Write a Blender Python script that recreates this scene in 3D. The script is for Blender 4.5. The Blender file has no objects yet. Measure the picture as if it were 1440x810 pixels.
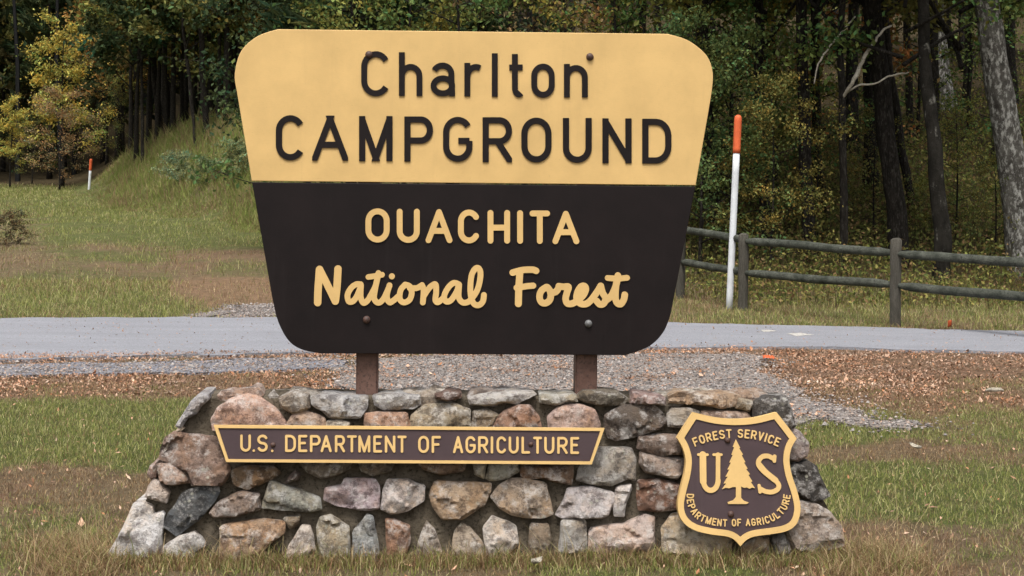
import bpy, bmesh, math, random
import numpy as np
from mathutils import Vector, Matrix, noise as mnoise, geometry as mgeo

# ------------------------------------------------------------------ camera, sky, sun, exposure
F = 1900.0            # focal length in photo pixels (photo is 1440 x 810)
CAM_H = 1.86
HY = 259.0            # photo row of the horizon at the picture's middle column
ROLL = math.radians(0.6)
scene = bpy.context.scene
cam_data = bpy.data.cameras.new("camera")
cam = bpy.data.objects.new("camera", cam_data)
scene.collection.objects.link(cam)
cam_data.sensor_width = 36.0
cam_data.lens = 36.0 * F / 1440.0
cam_data.shift_y = (HY - 405.0) / 1440.0
cam_data.clip_start = 0.1
cam_data.clip_end = 2000
cr, sr = math.cos(ROLL), math.sin(ROLL)
cam.matrix_world = Matrix(((cr, -sr, 0, 0), (0, 0, -1, 0), (sr, cr, 0, CAM_H), (0, 0, 0, 1)))
scene.camera = cam

SUN_EL, SUN_AZ = math.radians(66), math.radians(192)     # azimuth from +Y, clockwise
world = bpy.data.worlds.new("World"); scene.world = world; world.use_nodes = True
wn, wl = world.node_tree.nodes, world.node_tree.links
wn.clear()
sky = wn.new("ShaderNodeTexSky"); sky.sky_type = 'NISHITA'; sky.sun_disc = False
sky.sun_elevation = SUN_EL; sky.sun_rotation = SUN_AZ
sky.air_density = 1.0; sky.dust_density = 6.0; sky.ozone_density = 1.0
hsv = wn.new("ShaderNodeHueSaturation"); hsv.inputs["Saturation"].default_value = 0.25
bg = wn.new("ShaderNodeBackground"); bg.inputs["Strength"].default_value = 0.10
wo = wn.new("ShaderNodeOutputWorld")
wl.new(sky.outputs[0], hsv.inputs["Color"]); wl.new(hsv.outputs[0], bg.inputs["Color"]); wl.new(bg.outputs[0], wo.inputs["Surface"])
sun_data = bpy.data.lights.new("sun", 'SUN'); sun_data.energy = 1.5; sun_data.angle = math.radians(22)
sun_data.color = (1.0, 0.96, 0.9)
sun = bpy.data.objects.new("sun", sun_data); scene.collection.objects.link(sun)
sd = Vector((math.sin(SUN_AZ) * math.cos(SUN_EL), math.cos(SUN_AZ) * math.cos(SUN_EL), math.sin(SUN_EL)))
sun.rotation_euler = (-sd).to_track_quat('-Z', 'Y').to_euler()
sun.location = sd * 60
scene.view_settings.view_transform = 'Standard'
scene.view_settings.look = 'None'
scene.view_settings.gamma = 1.0
scene.view_settings.use_curve_mapping = False
scene.view_settings.exposure = 1.03

COL = scene.collection
rng = np.random.default_rng(7)
random.seed(7)

# ------------------------------------------------------------------ helpers: photo pixel -> direction -> place
def ray(px, py):
    a, b = px - 720.0, py - HY
    return Vector(((cr * a + sr * b) / F, 1.0, -(-sr * a + cr * b) / F))

def sm(t):
    t = np.clip(t, 0, 1); return t * t * (3 - 2 * t)

def ramp(t, k=4.0):            # softened max(0,t)
    return np.where(t <= 0, 0, np.where(t < k, t * t / (2 * k), t - k / 2))

def terrain(x, y):
    x = np.asarray(x, float); y = np.asarray(y, float)
    yy = np.maximum(y, 1.0)
    dx = np.clip(x / yy, -0.8, 0.8)
    left = 0.033 * ramp(y - 38, 10) + 0.18 * ramp(y - 95, 15)
    d0 = np.interp(dx, [-0.33, -0.29, -0.19, -0.12, 0.0], [70, 62, 48, 40, 32])
    rise = np.interp(dx, [-0.315, -0.29, -0.262, -0.242, -0.19, 0.0], [0, 1.9, 3.1, 3.7, 4.2, 4.6])
    left = left + rise * sm((y - d0) / 14.0)
    right = 0.19 * ramp(y - 21.5, 3)
    w = sm((dx + 0.13) / 0.2)
    z = left * (1 - w) + right * w
    big = np.sin(x * 0.23 + 1.3) * np.cos(y * 0.19 + 0.4) * 0.12 * sm((y - 24) / 15)
    return z + big

def gz(x, y): return float(terrain(x, y))

def gp(px, py, dmax=300.0):    # where the line of sight through a pixel meets the ground
    r = ray(px, py)
    t = 3.0; prev = t
    while t < dmax:
        z = CAM_H + r.z * t
        if z < gz(r.x * t, t):
            lo, hi = prev, t
            for _ in range(30):
                m = (lo + hi) / 2
                if CAM_H + r.z * m < gz(r.x * m, m): hi = m
                else: lo = m
            return Vector((r.x * hi, hi, gz(r.x * hi, hi)))
        prev = t; t += 0.25 + t * 0.004
    return Vector((r.x * dmax, dmax, gz(r.x * dmax, dmax)))

def gp0(px, py):               # flat near ground
    r = ray(px, py); t = -CAM_H / r.z
    return Vector((r.x * t, t, 0))

def at(px, py, d):
    r = ray(px, py); return Vector((r.x * d, d, CAM_H + r.z * d))

# ------------------------------------------------------------------ helpers: objects
def obj(name, me, mat=None, parent=None, color=None):
    o = bpy.data.objects.new(name, me); COL.objects.link(o)
    if mat is not None and me is not None and len(me.materials) == 0: me.materials.append(mat)
    if parent is not None: o.parent = parent
    if color is not None: o.color = (*color, 1.0)
    return o

def tag(o, label=None, cat=None, group=None, kind=None):
    if label: o["label"] = label
    if cat: o["category"] = cat
    if group: o["group"] = group
    if kind: o["kind"] = kind
    return o

def empty(name, loc=(0, 0, 0), rot=None):
    o = bpy.data.objects.new(name, None); COL.objects.link(o)
    o.location = loc; o.empty_display_size = 0.2
    if rot is not None: o.rotation_euler = rot
    return o

def npmesh(name, v, f, smooth=False, col=None):
    v = np.asarray(v, np.float32); f = np.asarray(f, np.int32)
    me = bpy.data.meshes.new(name)
    k = f.shape[1]
    me.vertices.add(len(v)); me.vertices.foreach_set("co", v.ravel())
    me.loops.add(f.size); me.loops.foreach_set("vertex_index", f.ravel())
    me.polygons.add(len(f))
    me.polygons.foreach_set("loop_start", np.arange(0, f.size, k, dtype=np.int32))
    me.polygons.foreach_set("loop_total", np.full(len(f), k, np.int32))
    me.polygons.foreach_set("use_smooth", np.full(len(f), smooth, bool))
    if col is not None:
        a = me.color_attributes.new("tint", 'FLOAT_COLOR', 'POINT')
        c = np.ones((len(v), 4), np.float32); c[:, :3] = col
        a.data.foreach_set("color", c.ravel())
    me.update(calc_edges=True)
    return me

def pymesh(name, v, f, smooth=False):
    me = bpy.data.meshes.new(name); me.from_pydata([tuple(p) for p in v], [], f); me.update()
    if smooth: me.polygons.foreach_set("use_smooth", np.ones(len(me.polygons), bool))
    return me

def tube_np(pts, rad, sides=8, rough=0.0, seed=0.0, cap=True, twist=0.0):
    """tapered round member along a polyline; returns verts, quads, caps"""
    pts = [Vector(p) for p in pts]; n = len(pts)
    v, f = [], []
    up = Vector((0, 1, 0)) if abs((pts[-1] - pts[0]).normalized().y) < 0.9 else Vector((1, 0, 0))
    for i, p in enumerate(pts):
        t = (pts[min(i + 1, n - 1)] - pts[max(i - 1, 0)]).normalized()
        a = t.cross(up).normalized(); b = t.cross(a)
        for k in range(sides):
            an = 2 * math.pi * k / sides + twist
            d = a * math.cos(an) + b * math.sin(an)
            r = rad[i]
            if rough:
                q = p + d * r
                r *= 1 + rough * mnoise.noise(Vector((d.x * 1.3 + seed, d.y * 1.3 + d.z, i * 0.35 + seed * 2.1))) \
                       + rough * 0.6 * mnoise.noise(q * 9.0)
            v.append(p + d * r)
    for i in range(n - 1):
        for k in range(sides):
            k2 = (k + 1) % sides
            f.append((i * sides + k, i * sides + k2, (i + 1) * sides + k2, (i + 1) * sides + k))
    if cap:
        f.append(tuple(range(sides))[::-1]); f.append(tuple((n - 1) * sides + k for k in range(sides)))
    return v, f

def join(parts):
    V, Fc = [], []
    for v, f in parts:
        o = len(V); V.extend(v); Fc.extend([tuple(i + o for i in q) for q in f])
    return V, Fc

def box_np(x0, x1, y0, y1, z0, z1):
    v = [(x0, y0, z0), (x1, y0, z0), (x1, y1, z0), (x0, y1, z0), (x0, y0, z1), (x1, y0, z1), (x1, y1, z1), (x0, y1, z1)]
    return v, [(0, 3, 2, 1), (4, 5, 6, 7), (0, 1, 5, 4), (1, 2, 6, 5), (2, 3, 7, 6), (3, 0, 4, 7)]

def lin(r, g, b):
    f = lambda c: (c / 255 / 12.92) if c / 255 <= 0.04045 else ((c / 255 + 0.055) / 1.055) ** 2.4
    return (f(r), f(g), f(b))

# ------------------------------------------------------------------ materials
def new_mat(name):
    m = bpy.data.materials.new(name); m.use_nodes = True
    nt = m.node_tree; nt.nodes.clear()
    out = nt.nodes.new("ShaderNodeOutputMaterial"); p = nt.nodes.new("ShaderNodeBsdfPrincipled")
    nt.links.new(p.outputs[0], out.inputs[0])
    return m, nt, p, out

def nd(nt, t, **kw):
    n = nt.nodes.new(t)
    for k, v in kw.items():
        if k in n.inputs: n.inputs[k].default_value = v
        else: setattr(n, k, v)
    return n

def coords(nt, kind="Object", scale=None):
    tc = nt.nodes.new("ShaderNodeTexCoord")
    if scale is None: return tc.outputs[kind]
    mp = nt.nodes.new("ShaderNodeMapping"); mp.inputs["Scale"].default_value = scale
    nt.links.new(tc.outputs[kind], mp.inputs["Vector"]); return mp.outputs[0]

def noise_fac(nt, vec, scale, detail=5, rough=0.6, lo=0.35, hi=0.65):
    n = nd(nt, "ShaderNodeTexNoise", Scale=scale, Detail=detail, Roughness=rough)
    nt.links.new(vec, n.inputs["Vector"])
    mr = nd(nt, "ShaderNodeMapRange"); mr.inputs[1].default_value = lo; mr.inputs[2].default_value = hi
    nt.links.new(n.outputs[0], mr.inputs[0]); return mr.outputs[0]

def mix(nt, fac, a, b, mode='MIX'):
    m = nd(nt, "ShaderNodeMix"); m.data_type = 'RGBA'; m.blend_type = mode
    for i, s in ((0, fac), (6, a), (7, b)):
        if hasattr(s, "links") or isinstance(s, bpy.types.NodeSocket): nt.links.new(s, m.inputs[i])
        else: m.inputs[i].default_value = s if not isinstance(s, tuple) else (*s, 1.0) if len(s) == 3 else s
    return m.outputs[2]

def math_(nt, op, a, b=0.0):
    m = nd(nt, "ShaderNodeMath", operation=op)
    for i, s in ((0, a), (1, b)):
        if isinstance(s, bpy.types.NodeSocket): nt.links.new(s, m.inputs[i])
        else: m.inputs[i].default_value = s
    return m.outputs[0]

def bump(nt, p, h, strength=0.3, dist=0.01):
    b = nd(nt, "ShaderNodeBump", Strength=strength, Distance=dist)
    nt.links.new(h, b.inputs["Height"]); nt.links.new(b.outputs[0], p.inputs["Normal"])

def paint_mat(name, c, rough=0.55, var=0.12, streak=0.0, streak_col=(0.1, 0.06, 0.03)):
    m, nt, p, out = new_mat(name)
    v = coords(nt)
    d = tuple(x * (1 - var) for x in c); l = tuple(min(1, x * (1 + var * 0.6)) for x in c)
    col = mix(nt, noise_fac(nt, v, 3.5, 6, 0.65), d, l)
    if streak:
        vs = coords(nt, "Object", (14, 14, 1.2))
        s = math_(nt, 'MULTIPLY', noise_fac(nt, vs, 1.0, 5, 0.7, 0.56, 0.8), streak)
        col = mix(nt, s, col, streak_col)
    sp = math_(nt, 'MULTIPLY', noise_fac(nt, v, 120, 2, 0.5, 0.66, 0.74), 0.25)
    col = mix(nt, sp, col, tuple(x * 0.45 for x in c))
    nt.links.new(col, p.inputs["Base Color"]); p.inputs["Roughness"].default_value = rough
    p.inputs["Specular IOR Level"].default_value = 0.2
    bump(nt, p, noise_fac(nt, coords(nt, "Object", (6, 6, 40)), 6, 4, 0.6, 0.3, 0.7), 0.12, 0.002)
    return m

def stone_mat():
    m, nt, p, out = new_mat("field_stone")
    oi = nd(nt, "ShaderNodeObjectInfo")
    tc = nd(nt, "ShaderNodeTexCoord")
    off = nd(nt, "ShaderNodeVectorMath", operation='ADD'); sc = nd(nt, "ShaderNodeVectorMath", operation='SCALE')
    cmb = nd(nt, "ShaderNodeCombineXYZ")
    nt.links.new(oi.outputs["Random"], cmb.inputs[0]); nt.links.new(oi.outputs["Random"], cmb.inputs[2])
    nt.links.new(cmb.outputs[0], sc.inputs[0]); sc.inputs["Scale"].default_value = 37.0
    nt.links.new(tc.outputs["Object"], off.inputs[0]); nt.links.new(sc.outputs[0], off.inputs[1])
    v = off.outputs[0]
    base = oi.outputs["Color"]
    light = mix(nt, 0.55, base, (0.74, 0.70, 0.66)); dark = mix(nt, 1.0, base, (0.34, 0.31, 0.30), 'MULTIPLY')
    warm = mix(nt, 1.0, base, (1.02, 0.88, 0.72), 'MULTIPLY')
    c = mix(nt, noise_fac(nt, v, 9, 5, 0.65, 0.42, 0.66), base, warm)
    c = mix(nt, noise_fac(nt, v, 13, 8, 0.75, 0.5, 0.6), c, light)
    c = mix(nt, math_(nt, 'MULTIPLY', noise_fac(nt, v, 17, 9, 0.8, 0.49, 0.58), 0.85), c, dark)
    vo = nd(nt, "ShaderNodeTexVoronoi", Scale=26.0); nt.links.new(v, vo.inputs["Vector"])
    spot = nd(nt, "ShaderNodeMapRange"); spot.inputs[1].default_value = 0.28; spot.inputs[2].default_value = 0.16
    nt.links.new(vo.outputs["Distance"], spot.inputs[0])
    lich = math_(nt, 'MULTIPLY', spot.outputs[0], noise_fac(nt, v, 6, 3, 0.5, 0.52, 0.62))
    c = mix(nt, math_(nt, 'MULTIPLY', lich, 0.6), c, (0.6, 0.58, 0.47))
    c = mix(nt, math_(nt, 'MULTIPLY', noise_fac(nt, v, 80, 6, 0.8, 0.55, 0.68), 0.5), c, (0.05, 0.045, 0.04))
    nt.links.new(c, p.inputs["Base Color"]); p.inputs["Roughness"].default_value = 0.8
    p.inputs["Specular IOR Level"].default_value = 0.35
    h = math_(nt, 'ADD', noise_fac(nt, v, 30, 8, 0.75, 0.2, 0.8), math_(nt, 'MULTIPLY', noise_fac(nt, v, 160, 4, 0.7, 0.2, 0.8), 0.35))
    bump(nt, p, h, 1.0, 0.02)
    return m

def rough_mat(name, c1, c2, scale=8, c3=None, rough=0.9, bstr=0.6, bdist=0.01, bscale=40, spec=0.2, stretch=None, sp_scale=60, sp_lo=0.52):
    m, nt, p, out = new_mat(name)
    v = coords(nt, "Object", stretch)
    c = mix(nt, noise_fac(nt, v, scale, 7, 0.7), c1, c2)
    if c3: c = mix(nt, noise_fac(nt, v, sp_scale, 5, 0.7, sp_lo, sp_lo + 0.12), c, c3)
    nt.links.new(c, p.inputs["Base Color"]); p.inputs["Roughness"].default_value = rough
    p.inputs["Specular IOR Level"].default_value = spec
    bump(nt, p, noise_fac(nt, v, bscale, 7, 0.75, 0.2, 0.8), bstr, bdist)
    return m

def leaf_mat(name, use_obj=True, trans=0.3):
    m, nt, p, out = new_mat(name)
    at_ = nd(nt, "ShaderNodeAttribute", attribute_name="tint")
    if use_obj:
        oi = nd(nt, "ShaderNodeObjectInfo")
        c = mix(nt, 1.0, at_.outputs["Color"], oi.outputs["Color"], 'MULTIPLY')
    else: c = at_.outputs["Color"]
    nt.links.new(c, p.inputs["Base Color"]); p.inputs["Roughness"].default_value = 0.75
    p.inputs["Specular IOR Level"].default_value = 0.12
    if trans:
        t = nd(nt, "ShaderNodeBsdfTranslucent"); nt.links.new(c, t.inputs[0])
        ms = nd(nt, "ShaderNodeMixShader"); ms.inputs[0].default_value = trans
        nt.links.new(p.outputs[0], ms.inputs[1]); nt.links.new(t.outputs[0], ms.inputs[2]); nt.links.new(ms.outputs[0], out.inputs[0])
    return m

YELLOW = (0.65, 0.435, 0.178); BROWN = (0.0095, 0.006, 0.006); BROWN2 = (0.066, 0.045, 0.048)
M_YEL = paint_mat("cream_yellow_paint", YELLOW, 0.5, 0.10, 0.32, (0.46, 0.30, 0.13))
M_BRN = paint_mat("dark_brown_paint", BROWN, 0.6, 0.3, 0.25, (0.028, 0.023, 0.023))
M_BRN2 = paint_mat("faded_brown_paint", BROWN2, 0.5, 0.14, 0.2, (0.14, 0.11, 0.11))
M_STONE = stone_mat()
M_MORTAR = rough_mat("mortar", (0.085, 0.068, 0.047), (0.21, 0.175, 0.13), 7, (0.055, 0.045, 0.03), 0.95, 0.9, 0.02, 45)
M_STEEL = rough_mat("rusty_brown_steel", (0.085, 0.042, 0.03), (0.15, 0.085, 0.065), 9, (0.05, 0.03, 0.025), 0.6, 0.3, 0.004, 30, 0.4)
M_BOLT = rough_mat("rusty_bolt", (0.035, 0.018, 0.014), (0.085, 0.04, 0.028), 60, None, 0.6, 0.3, 0.002, 80, 0.5)
M_BOLT_GREY = rough_mat("grey_bolt", (0.08, 0.08, 0.08), (0.17, 0.17, 0.17), 60, None, 0.45, 0.3, 0.002, 80, 0.5)
M_WOOD = rough_mat("weathered_wood", (0.032, 0.037, 0.028), (0.12, 0.125, 0.102), 5, (0.028, 0.03, 0.024), 0.9, 1.0, 0.02, 30)
M_POST = rough_mat("weathered_post_wood", (0.055, 0.05, 0.04), (0.12, 0.11, 0.09), 8, (0.03, 0.028, 0.022), 0.9, 0.9, 0.015, 18, 0.2, (6, 6, 0.8))
M_WHITE = paint_mat("white_plastic", (0.62, 0.64, 0.66), 0.45, 0.12, 0.3, (0.4, 0.4, 0.36))
M_ORANGE = paint_mat("orange_plastic", (0.58, 0.115, 0.04), 0.5, 0.2)
M_BARK = rough_mat("dark_bark", (0.010, 0.0085, 0.007), (0.034, 0.029, 0.024), 5, (0.07, 0.064, 0.054), 0.95, 1.0, 0.04, 12, 0.1, (3, 3, 0.9), 9)
M_BARK_PALE = rough_mat("lichen_bark", (0.045, 0.04, 0.034), (0.17, 0.16, 0.14), 3.0, (0.46, 0.45, 0.41), 0.95, 1.0, 0.04, 14, 0.1, (1.6, 1.6, 0.8), 9, 0.49)
M_BARK_PATCH = rough_mat("patchy_bark", (0.011, 0.01, 0.008), (0.04, 0.036, 0.03), 3, (0.24, 0.23, 0.2), 0.95, 1.0, 0.04, 14, 0.1, (1.5, 1.5, 0.8), 4.5, 0.6)
M_DEADWOOD = rough_mat("bleached_dead_wood", (0.27, 0.24, 0.19), (0.47, 0.43, 0.35), 6, (0.1, 0.09, 0.075), 0.9, 0.6, 0.01, 30)
M_LEAF = leaf_mat("foliage", True, 0.3)
M_BLADE = leaf_mat("grass_blades", False, 0.4)
M_LITTER = leaf_mat("fallen_leaf", False, 0.0)
# ------------------------------------------------------------------ flat cut shapes from stroke fields
def field_loops(field, x0, y0, step):
    """outlines (marching squares, level 0, inside < 0) in pixel units"""
    ny, nx = field.shape
    seg = {}
    ins = field < 0
    code = ins[:-1, :-1] * 1 + ins[:-1, 1:] * 2 + ins[1:, 1:] * 4 + ins[1:, :-1] * 8
    ys, xs = np.nonzero((code > 0) & (code < 15))
    def ept(e, i, j):
        if e == 0: a, b, p, q = field[j, i], field[j, i + 1], (i, j), (i + 1, j)
        elif e == 1: a, b, p, q = field[j, i + 1], field[j + 1, i + 1], (i + 1, j), (i + 1, j + 1)
        elif e == 2: a, b, p, q = field[j + 1, i], field[j + 1, i + 1], (i, j + 1), (i + 1, j + 1)
        else: a, b, p, q = field[j, i], field[j + 1, i], (i, j), (i, j + 1)
        t = a / (a - b) if a != b else 0.5
        key = (p, q)
        return key, (x0 + (p[0] + t * (q[0] - p[0])) * step, y0 + (p[1] + t * (q[1] - p[1])) * step)
    T = {1: [(3, 0)], 2: [(0, 1)], 3: [(3, 1)], 4: [(1, 2)], 5: [(3, 0), (1, 2)], 6: [(0, 2)], 7: [(3, 2)], 8: [(2, 3)],
         9: [(2, 0)], 10: [(0, 1), (2, 3)], 11: [(2, 1)], 12: [(1, 3)], 13: [(1, 0)], 14: [(0, 3)]}
    nxt, pos = {}, {}
    for j, i in zip(ys, xs):
        for e0, e1 in T[int(code[j, i])]:
            k0, p0 = ept(e0, i, j); k1, p1 = ept(e1, i, j)
            nxt[k0] = k1; pos[k0] = p0; pos[k1] = p1
    loops = []
    while nxt:
        s, _ = next(iter(nxt.items())); lp = []; k = s
        while k in nxt:
            lp.append(pos[k]); k = nxt.pop(k)
        if len(lp) > 5: loops.append(lp)
    return loops

def simplify(lp, tol):
    n = len(lp); a = np.array(lp)
    i0 = 0; i1 = int(np.argmax(((a - a[0]) ** 2).sum(1)))
    def dp(idx):
        st = [(0, len(idx) - 1)]; keep = {0, len(idx) - 1}
        P = a[idx]
        while st:
            s, e = st.pop()
            if e <= s + 1: continue
            d = P[e] - P[s]; L = math.hypot(*d) or 1e-9
            q = np.abs((P[s + 1:e, 0] - P[s, 0]) * d[1] - (P[s + 1:e, 1] - P[s, 1]) * d[0]) / L
            m = int(np.argmax(q))
            if q[m] > tol: keep.add(s + 1 + m); st += [(s, s + 1 + m), (s + 1 + m, e)]
        return [idx[k] for k in sorted(keep)]
    A = dp(list(range(i0, i1 + 1))); B = dp(list(range(i1, n)) + [0])
    r = A[:-1] + B[:-1]
    return [tuple(a[k]) for k in r]

def seg_dist(X, Y, p, q):
    dx, dy = q[0] - p[0], q[1] - p[1]; L2 = dx * dx + dy * dy
    if L2 < 1e-12: return np.hypot(X - p[0], Y - p[1])
    t = np.clip(((X - p[0]) * dx + (Y - p[1]) * dy) / L2, 0, 1)
    return np.hypot(X - p[0] - t * dx, Y - p[1] - t * dy)

def strokes_shape(strokes, w, step, square=False, clip=None, tol=None):
    """strokes: list of (points px, radius or None); outline loops of their union"""
    allp = np.array([p for s in strokes for p in s[0]]); rm = max([s[1] or w for s in strokes])
    x0, y0 = allp.min(0) - rm - 3 * step; x1, y1 = allp.max(0) + rm + 3 * step
    X, Y = np.meshgrid(np.arange(x0, x1, step), np.arange(y0, y1, step))
    fld = np.full(X.shape, 1e3)
    for pts, r in strokes:
        r = r or w
        pts = [tuple(p) for p in pts]
        d = np.full(X.shape, 1e3)
        for p, q in zip(pts[:-1], pts[1:]): d = np.minimum(d, seg_dist(X, Y, p, q))
        if len(pts) == 1: d = np.hypot(X - pts[0][0], Y - pts[0][1])
        d = d - r
        if square and len(pts) > 1 and math.dist(pts[0], pts[-1]) > 1e-6:
            for e, i in ((pts[0], pts[1]), (pts[-1], pts[-2])):
                ux, uy = e[0] - i[0], e[1] - i[1]; L = math.hypot(ux, uy) or 1; ux /= L; uy /= L
                near = np.hypot(X - e[0], Y - e[1]) < r * 1.8
                d = np.where(near, np.maximum(d, (X - e[0]) * ux + (Y - e[1]) * uy), d)
        fld = np.minimum(fld, d)
    if clip:
        c = np.maximum.reduce([clip[0] - X, X - clip[2], clip[1] - Y, Y - clip[3]])
        fld = np.maximum(fld, c)
    return [simplify(l, tol or step * 0.12) for l in field_loops(fld, x0, y0, step)]

def A(cx, cy, rx, ry, a0, a1):
    n = max(4, int(abs(a1 - a0) / 12))
    return [(cx + rx * math.cos(math.radians(a0 + (a1 - a0) * k / n)), cy + ry * math.sin(math.radians(a0 + (a1 - a0) * k / n))) for k in range(n + 1)]

OVAL = A(.5, .66, .5, .34, 0, 180) + A(.5, .34, .5, .34, 180, 360) + [(1, .66)]
GLYPH = {
 'C': [A(.5, .68, .5, .32, 30, 180) + A(.5, .32, .5, .32, 180, 330)],
 'O': [OVAL], 'o': [OVAL],
 'U': [[(0, 1), (0, .3)] + A(.5, .3, .5, .3, 180, 360) + [(1, 1)]],
 'G': [A(.5, .68, .5, .32, 30, 180) + A(.5, .32, .5, .32, 180, 350) + [(1, .46)], [(1.0, .46), (.52, .46)]],
 'D': [[(0, 0), (0, 1)], [(0, 1), (.45, 1)] + A(.45, .64, .55, .36, 90, 0) + A(.45, .36, .55, .36, 0, -90) + [(0, 0)]],
 'P': [[(0, 0), (0, 1)], [(0, 1), (.6, 1)] + A(.6, .73, .4, .27, 90, -90) + [(0, .46)]],
 'R': [[(0, 0), (0, 1)], [(0, 1), (.6, 1)] + A(.6, .73, .4, .27, 90, -90) + [(0, .46)], [(.5, .46), (1, 0)]],
 'A': [[(0, 0), (.5, 1)], [(.5, 1), (1, 0)], [(.2, .33), (.8, .33)]],
 'M': [[(0, 0), (0, 1)], [(0, 1), (.5, 0)], [(.5, 0), (1, 1)], [(1, 1), (1, 0)]],
 'N': [[(0, 0), (0, 1)], [(0, 1), (1, 0)], [(1, 0), (1, 1)]],
 'E': [[(0, 0), (0, 1)], [(0, 1), (1, 1)], [(0, .53), (.8, .53)], [(0, 0), (1, 0)]],
 'F': [[(0, 0), (0, 1)], [(0, 1), (1, 1)], [(0, .5), (.8, .5)]],
 'H': [[(0, 0), (0, 1)], [(1, 0), (1, 1)], [(0, .47), (1, .47)]],
 'I': [[(.5, 0), (.5, 1)]],
 'L': [[(0, 1), (0, 0)], [(0, 0), (1, 0)]],
 'T': [[(0, 1), (1, 1)], [(.5, 0), (.5, 1)]],
 'V': [[(0, 1), (.5, 0), (1, 1)]],
 'S': [A(.5, .75, .5, .25, 25, 270) + A(.5, .25, .5, .25, 90, -155)],
 'h': [[(0, 0), (0, 1)], [(0, .3)] + A(.5, .45, .5, .24, 180, 0) + [(1, 0)]],
 'n': [[(0, 0), (0, 1)], [(0, .4)] + A(.5, .62, .5, .34, 180, 0) + [(1, 0)]],
 'r': [[(0, 0), (0, 1)], [(0, .45)] + A(.62, .6, .62, .36, 180, 62)],
 'l': [[(.5, 0), (.5, 1)]],
 't': [[(.42, 1), (.42, .2)] + A(.72, .2, .3, .2, 180, 305), [(0, .72), (1, .72)]],
 'a': [A(.48, .7, .48, .3, 155, 0) + [(.96, .5), (1, 0)], A(.5, .27, .5, .27, 0, 360)],
 '.': [[(.5, 0)]],
}

def glyph_strokes(ch, box, w, square):
    x0, y0, x1, y1 = box
    def mp(p): return (x0 + w + p[0] * (x1 - x0 - 2 * w), y1 - w - p[1] * (y1 - y0 - 2 * w))
    out = []
    for s in GLYPH[ch]:
        pts = [mp(p) for p in s]
        if square and len(s) > 1:
            for idx, nb in ((0, 1), (-1, -2)):
                if s[idx][1] in (0, 1) or ch == 'x':
                    ex, ey = pts[idx][0] - pts[nb][0], pts[idx][1] - pts[nb][1]; L = math.hypot(ex, ey)
                    if abs(ey) > 0.45 * abs(ex): pts[idx] = (pts[idx][0] + ex / L * 2.2 * w, pts[idx][1] + ey / L * 2.2 * w)
        out.append((pts, w))
    return out

class Plane:
    """an upright (or slightly leaning) plane in the place, for reading a flat sign off the photo"""
    def __init__(s, root_loc, yaw, y0, batter=0.0):
        s.M = Matrix.Translation(root_loc) @ Matrix.Rotation(yaw, 4, 'Z')
        s.Mi = s.M.inverted(); s.y0 = y0; s.b = batter; s.k = math.sqrt(1 + batter * batter)
        s.frame = s.M @ Matrix.Translation((0, y0, 0)) @ Matrix.Rotation(-math.atan(batter), 4, 'X')
    def uv(s, px, py):
        o = s.Mi @ Vector((0, 0, CAM_H)); d = s.Mi.to_3x3() @ ray(px, py)
        t = (s.y0 + s.b * o.z - o.y) / (d.y - s.b * d.z)
        p = o + d * t
        return (p.x, p.z * s.k)

def cut_mesh(name, loops, w0, w1, bevel=0.0):
    """loops in plane (u,v) metres -> solid standing from w0 to w1 in front of the plane"""
    cu = bpy.data.curves.new("tmp_cut", 'CURVE'); cu.dimensions = '2D'; cu.fill_mode = 'BOTH'
    for lp in loops:
        sp = cu.splines.new('POLY'); sp.points.add(len(lp) - 1)
        for k, (u, v) in enumerate(lp): sp.points[k].co = (u, v, 0, 1)
        sp.use_cyclic_u = True
    cu.extrude = (w1 - w0) / 2 - bevel
    if bevel: cu.bevel_depth = bevel; cu.bevel_resolution = 1; cu.offset = -bevel
    o = bpy.data.objects.new("tmp_cut", cu); COL.objects.link(o)
    dg = bpy.context.evaluated_depsgraph_get(); dg.update()
    me = bpy.data.meshes.new_from_object(o.evaluated_get(dg))
    bpy.data.objects.remove(o); bpy.data.curves.remove(cu)
    n = len(me.vertices); co = np.empty(n * 3, np.float32); me.vertices.foreach_get("co", co); co = co.reshape(-1, 3)
    c2 = np.stack([co[:, 0], -(co[:, 2] + (w0 + w1) / 2), co[:, 1]], 1)
    me.vertices.foreach_set("co", c2.ravel()); me.name = name
    me.polygons.foreach_set("use_smooth", np.zeros(len(me.polygons), bool))
    me.materials.clear(); me.update()
    return me

def spline(pts, n=8, closed=False):
    P = [np.array(p, float) for p in pts]; out = []
    m = len(P)
    for i in range(m if closed else m - 1):
        if closed: a, b, c, d = P[(i - 1) % m], P[i], P[(i + 1) % m], P[(i + 2) % m]
        else: a, b, c, d = P[max(i - 1, 0)], P[i], P[i + 1], P[min(i + 2, m - 1)]
        for k in range(n):
            t = k / n
            out.append(tuple(0.5 * ((2 * b) + (-a + c) * t + (2 * a - 5 * b + 4 * c - d) * t * t + (-a + 3 * b - 3 * c + d) * t ** 3)))
    if not closed: out.append(tuple(P[-1]))
    return out

def bolt(parent, pl, px, py, w, r, mat, name="bolt"):
    u, v = pl.uv(px, py)
    V, Fc = [], []
    prof = [(r, 0), (r * 0.98, r * 0.3), (r * 0.75, r * 0.62), (r * 0.4, r * 0.8), (0.001, r * 0.85)]
    n = 12
    for rr, h in prof:
        for k in range(n): a = 2 * math.pi * k / n; V.append((u + rr * math.cos(a), -(w + h), v + rr * math.sin(a)))
    for i in range(len(prof) - 1):
        for k in range(n): Fc.append((i * n + k, i * n + (k + 1) % n, (i + 1) * n + (k + 1) % n, (i + 1) * n + k))
    return obj(name, pymesh(name, V, Fc, True), mat, parent)

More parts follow.
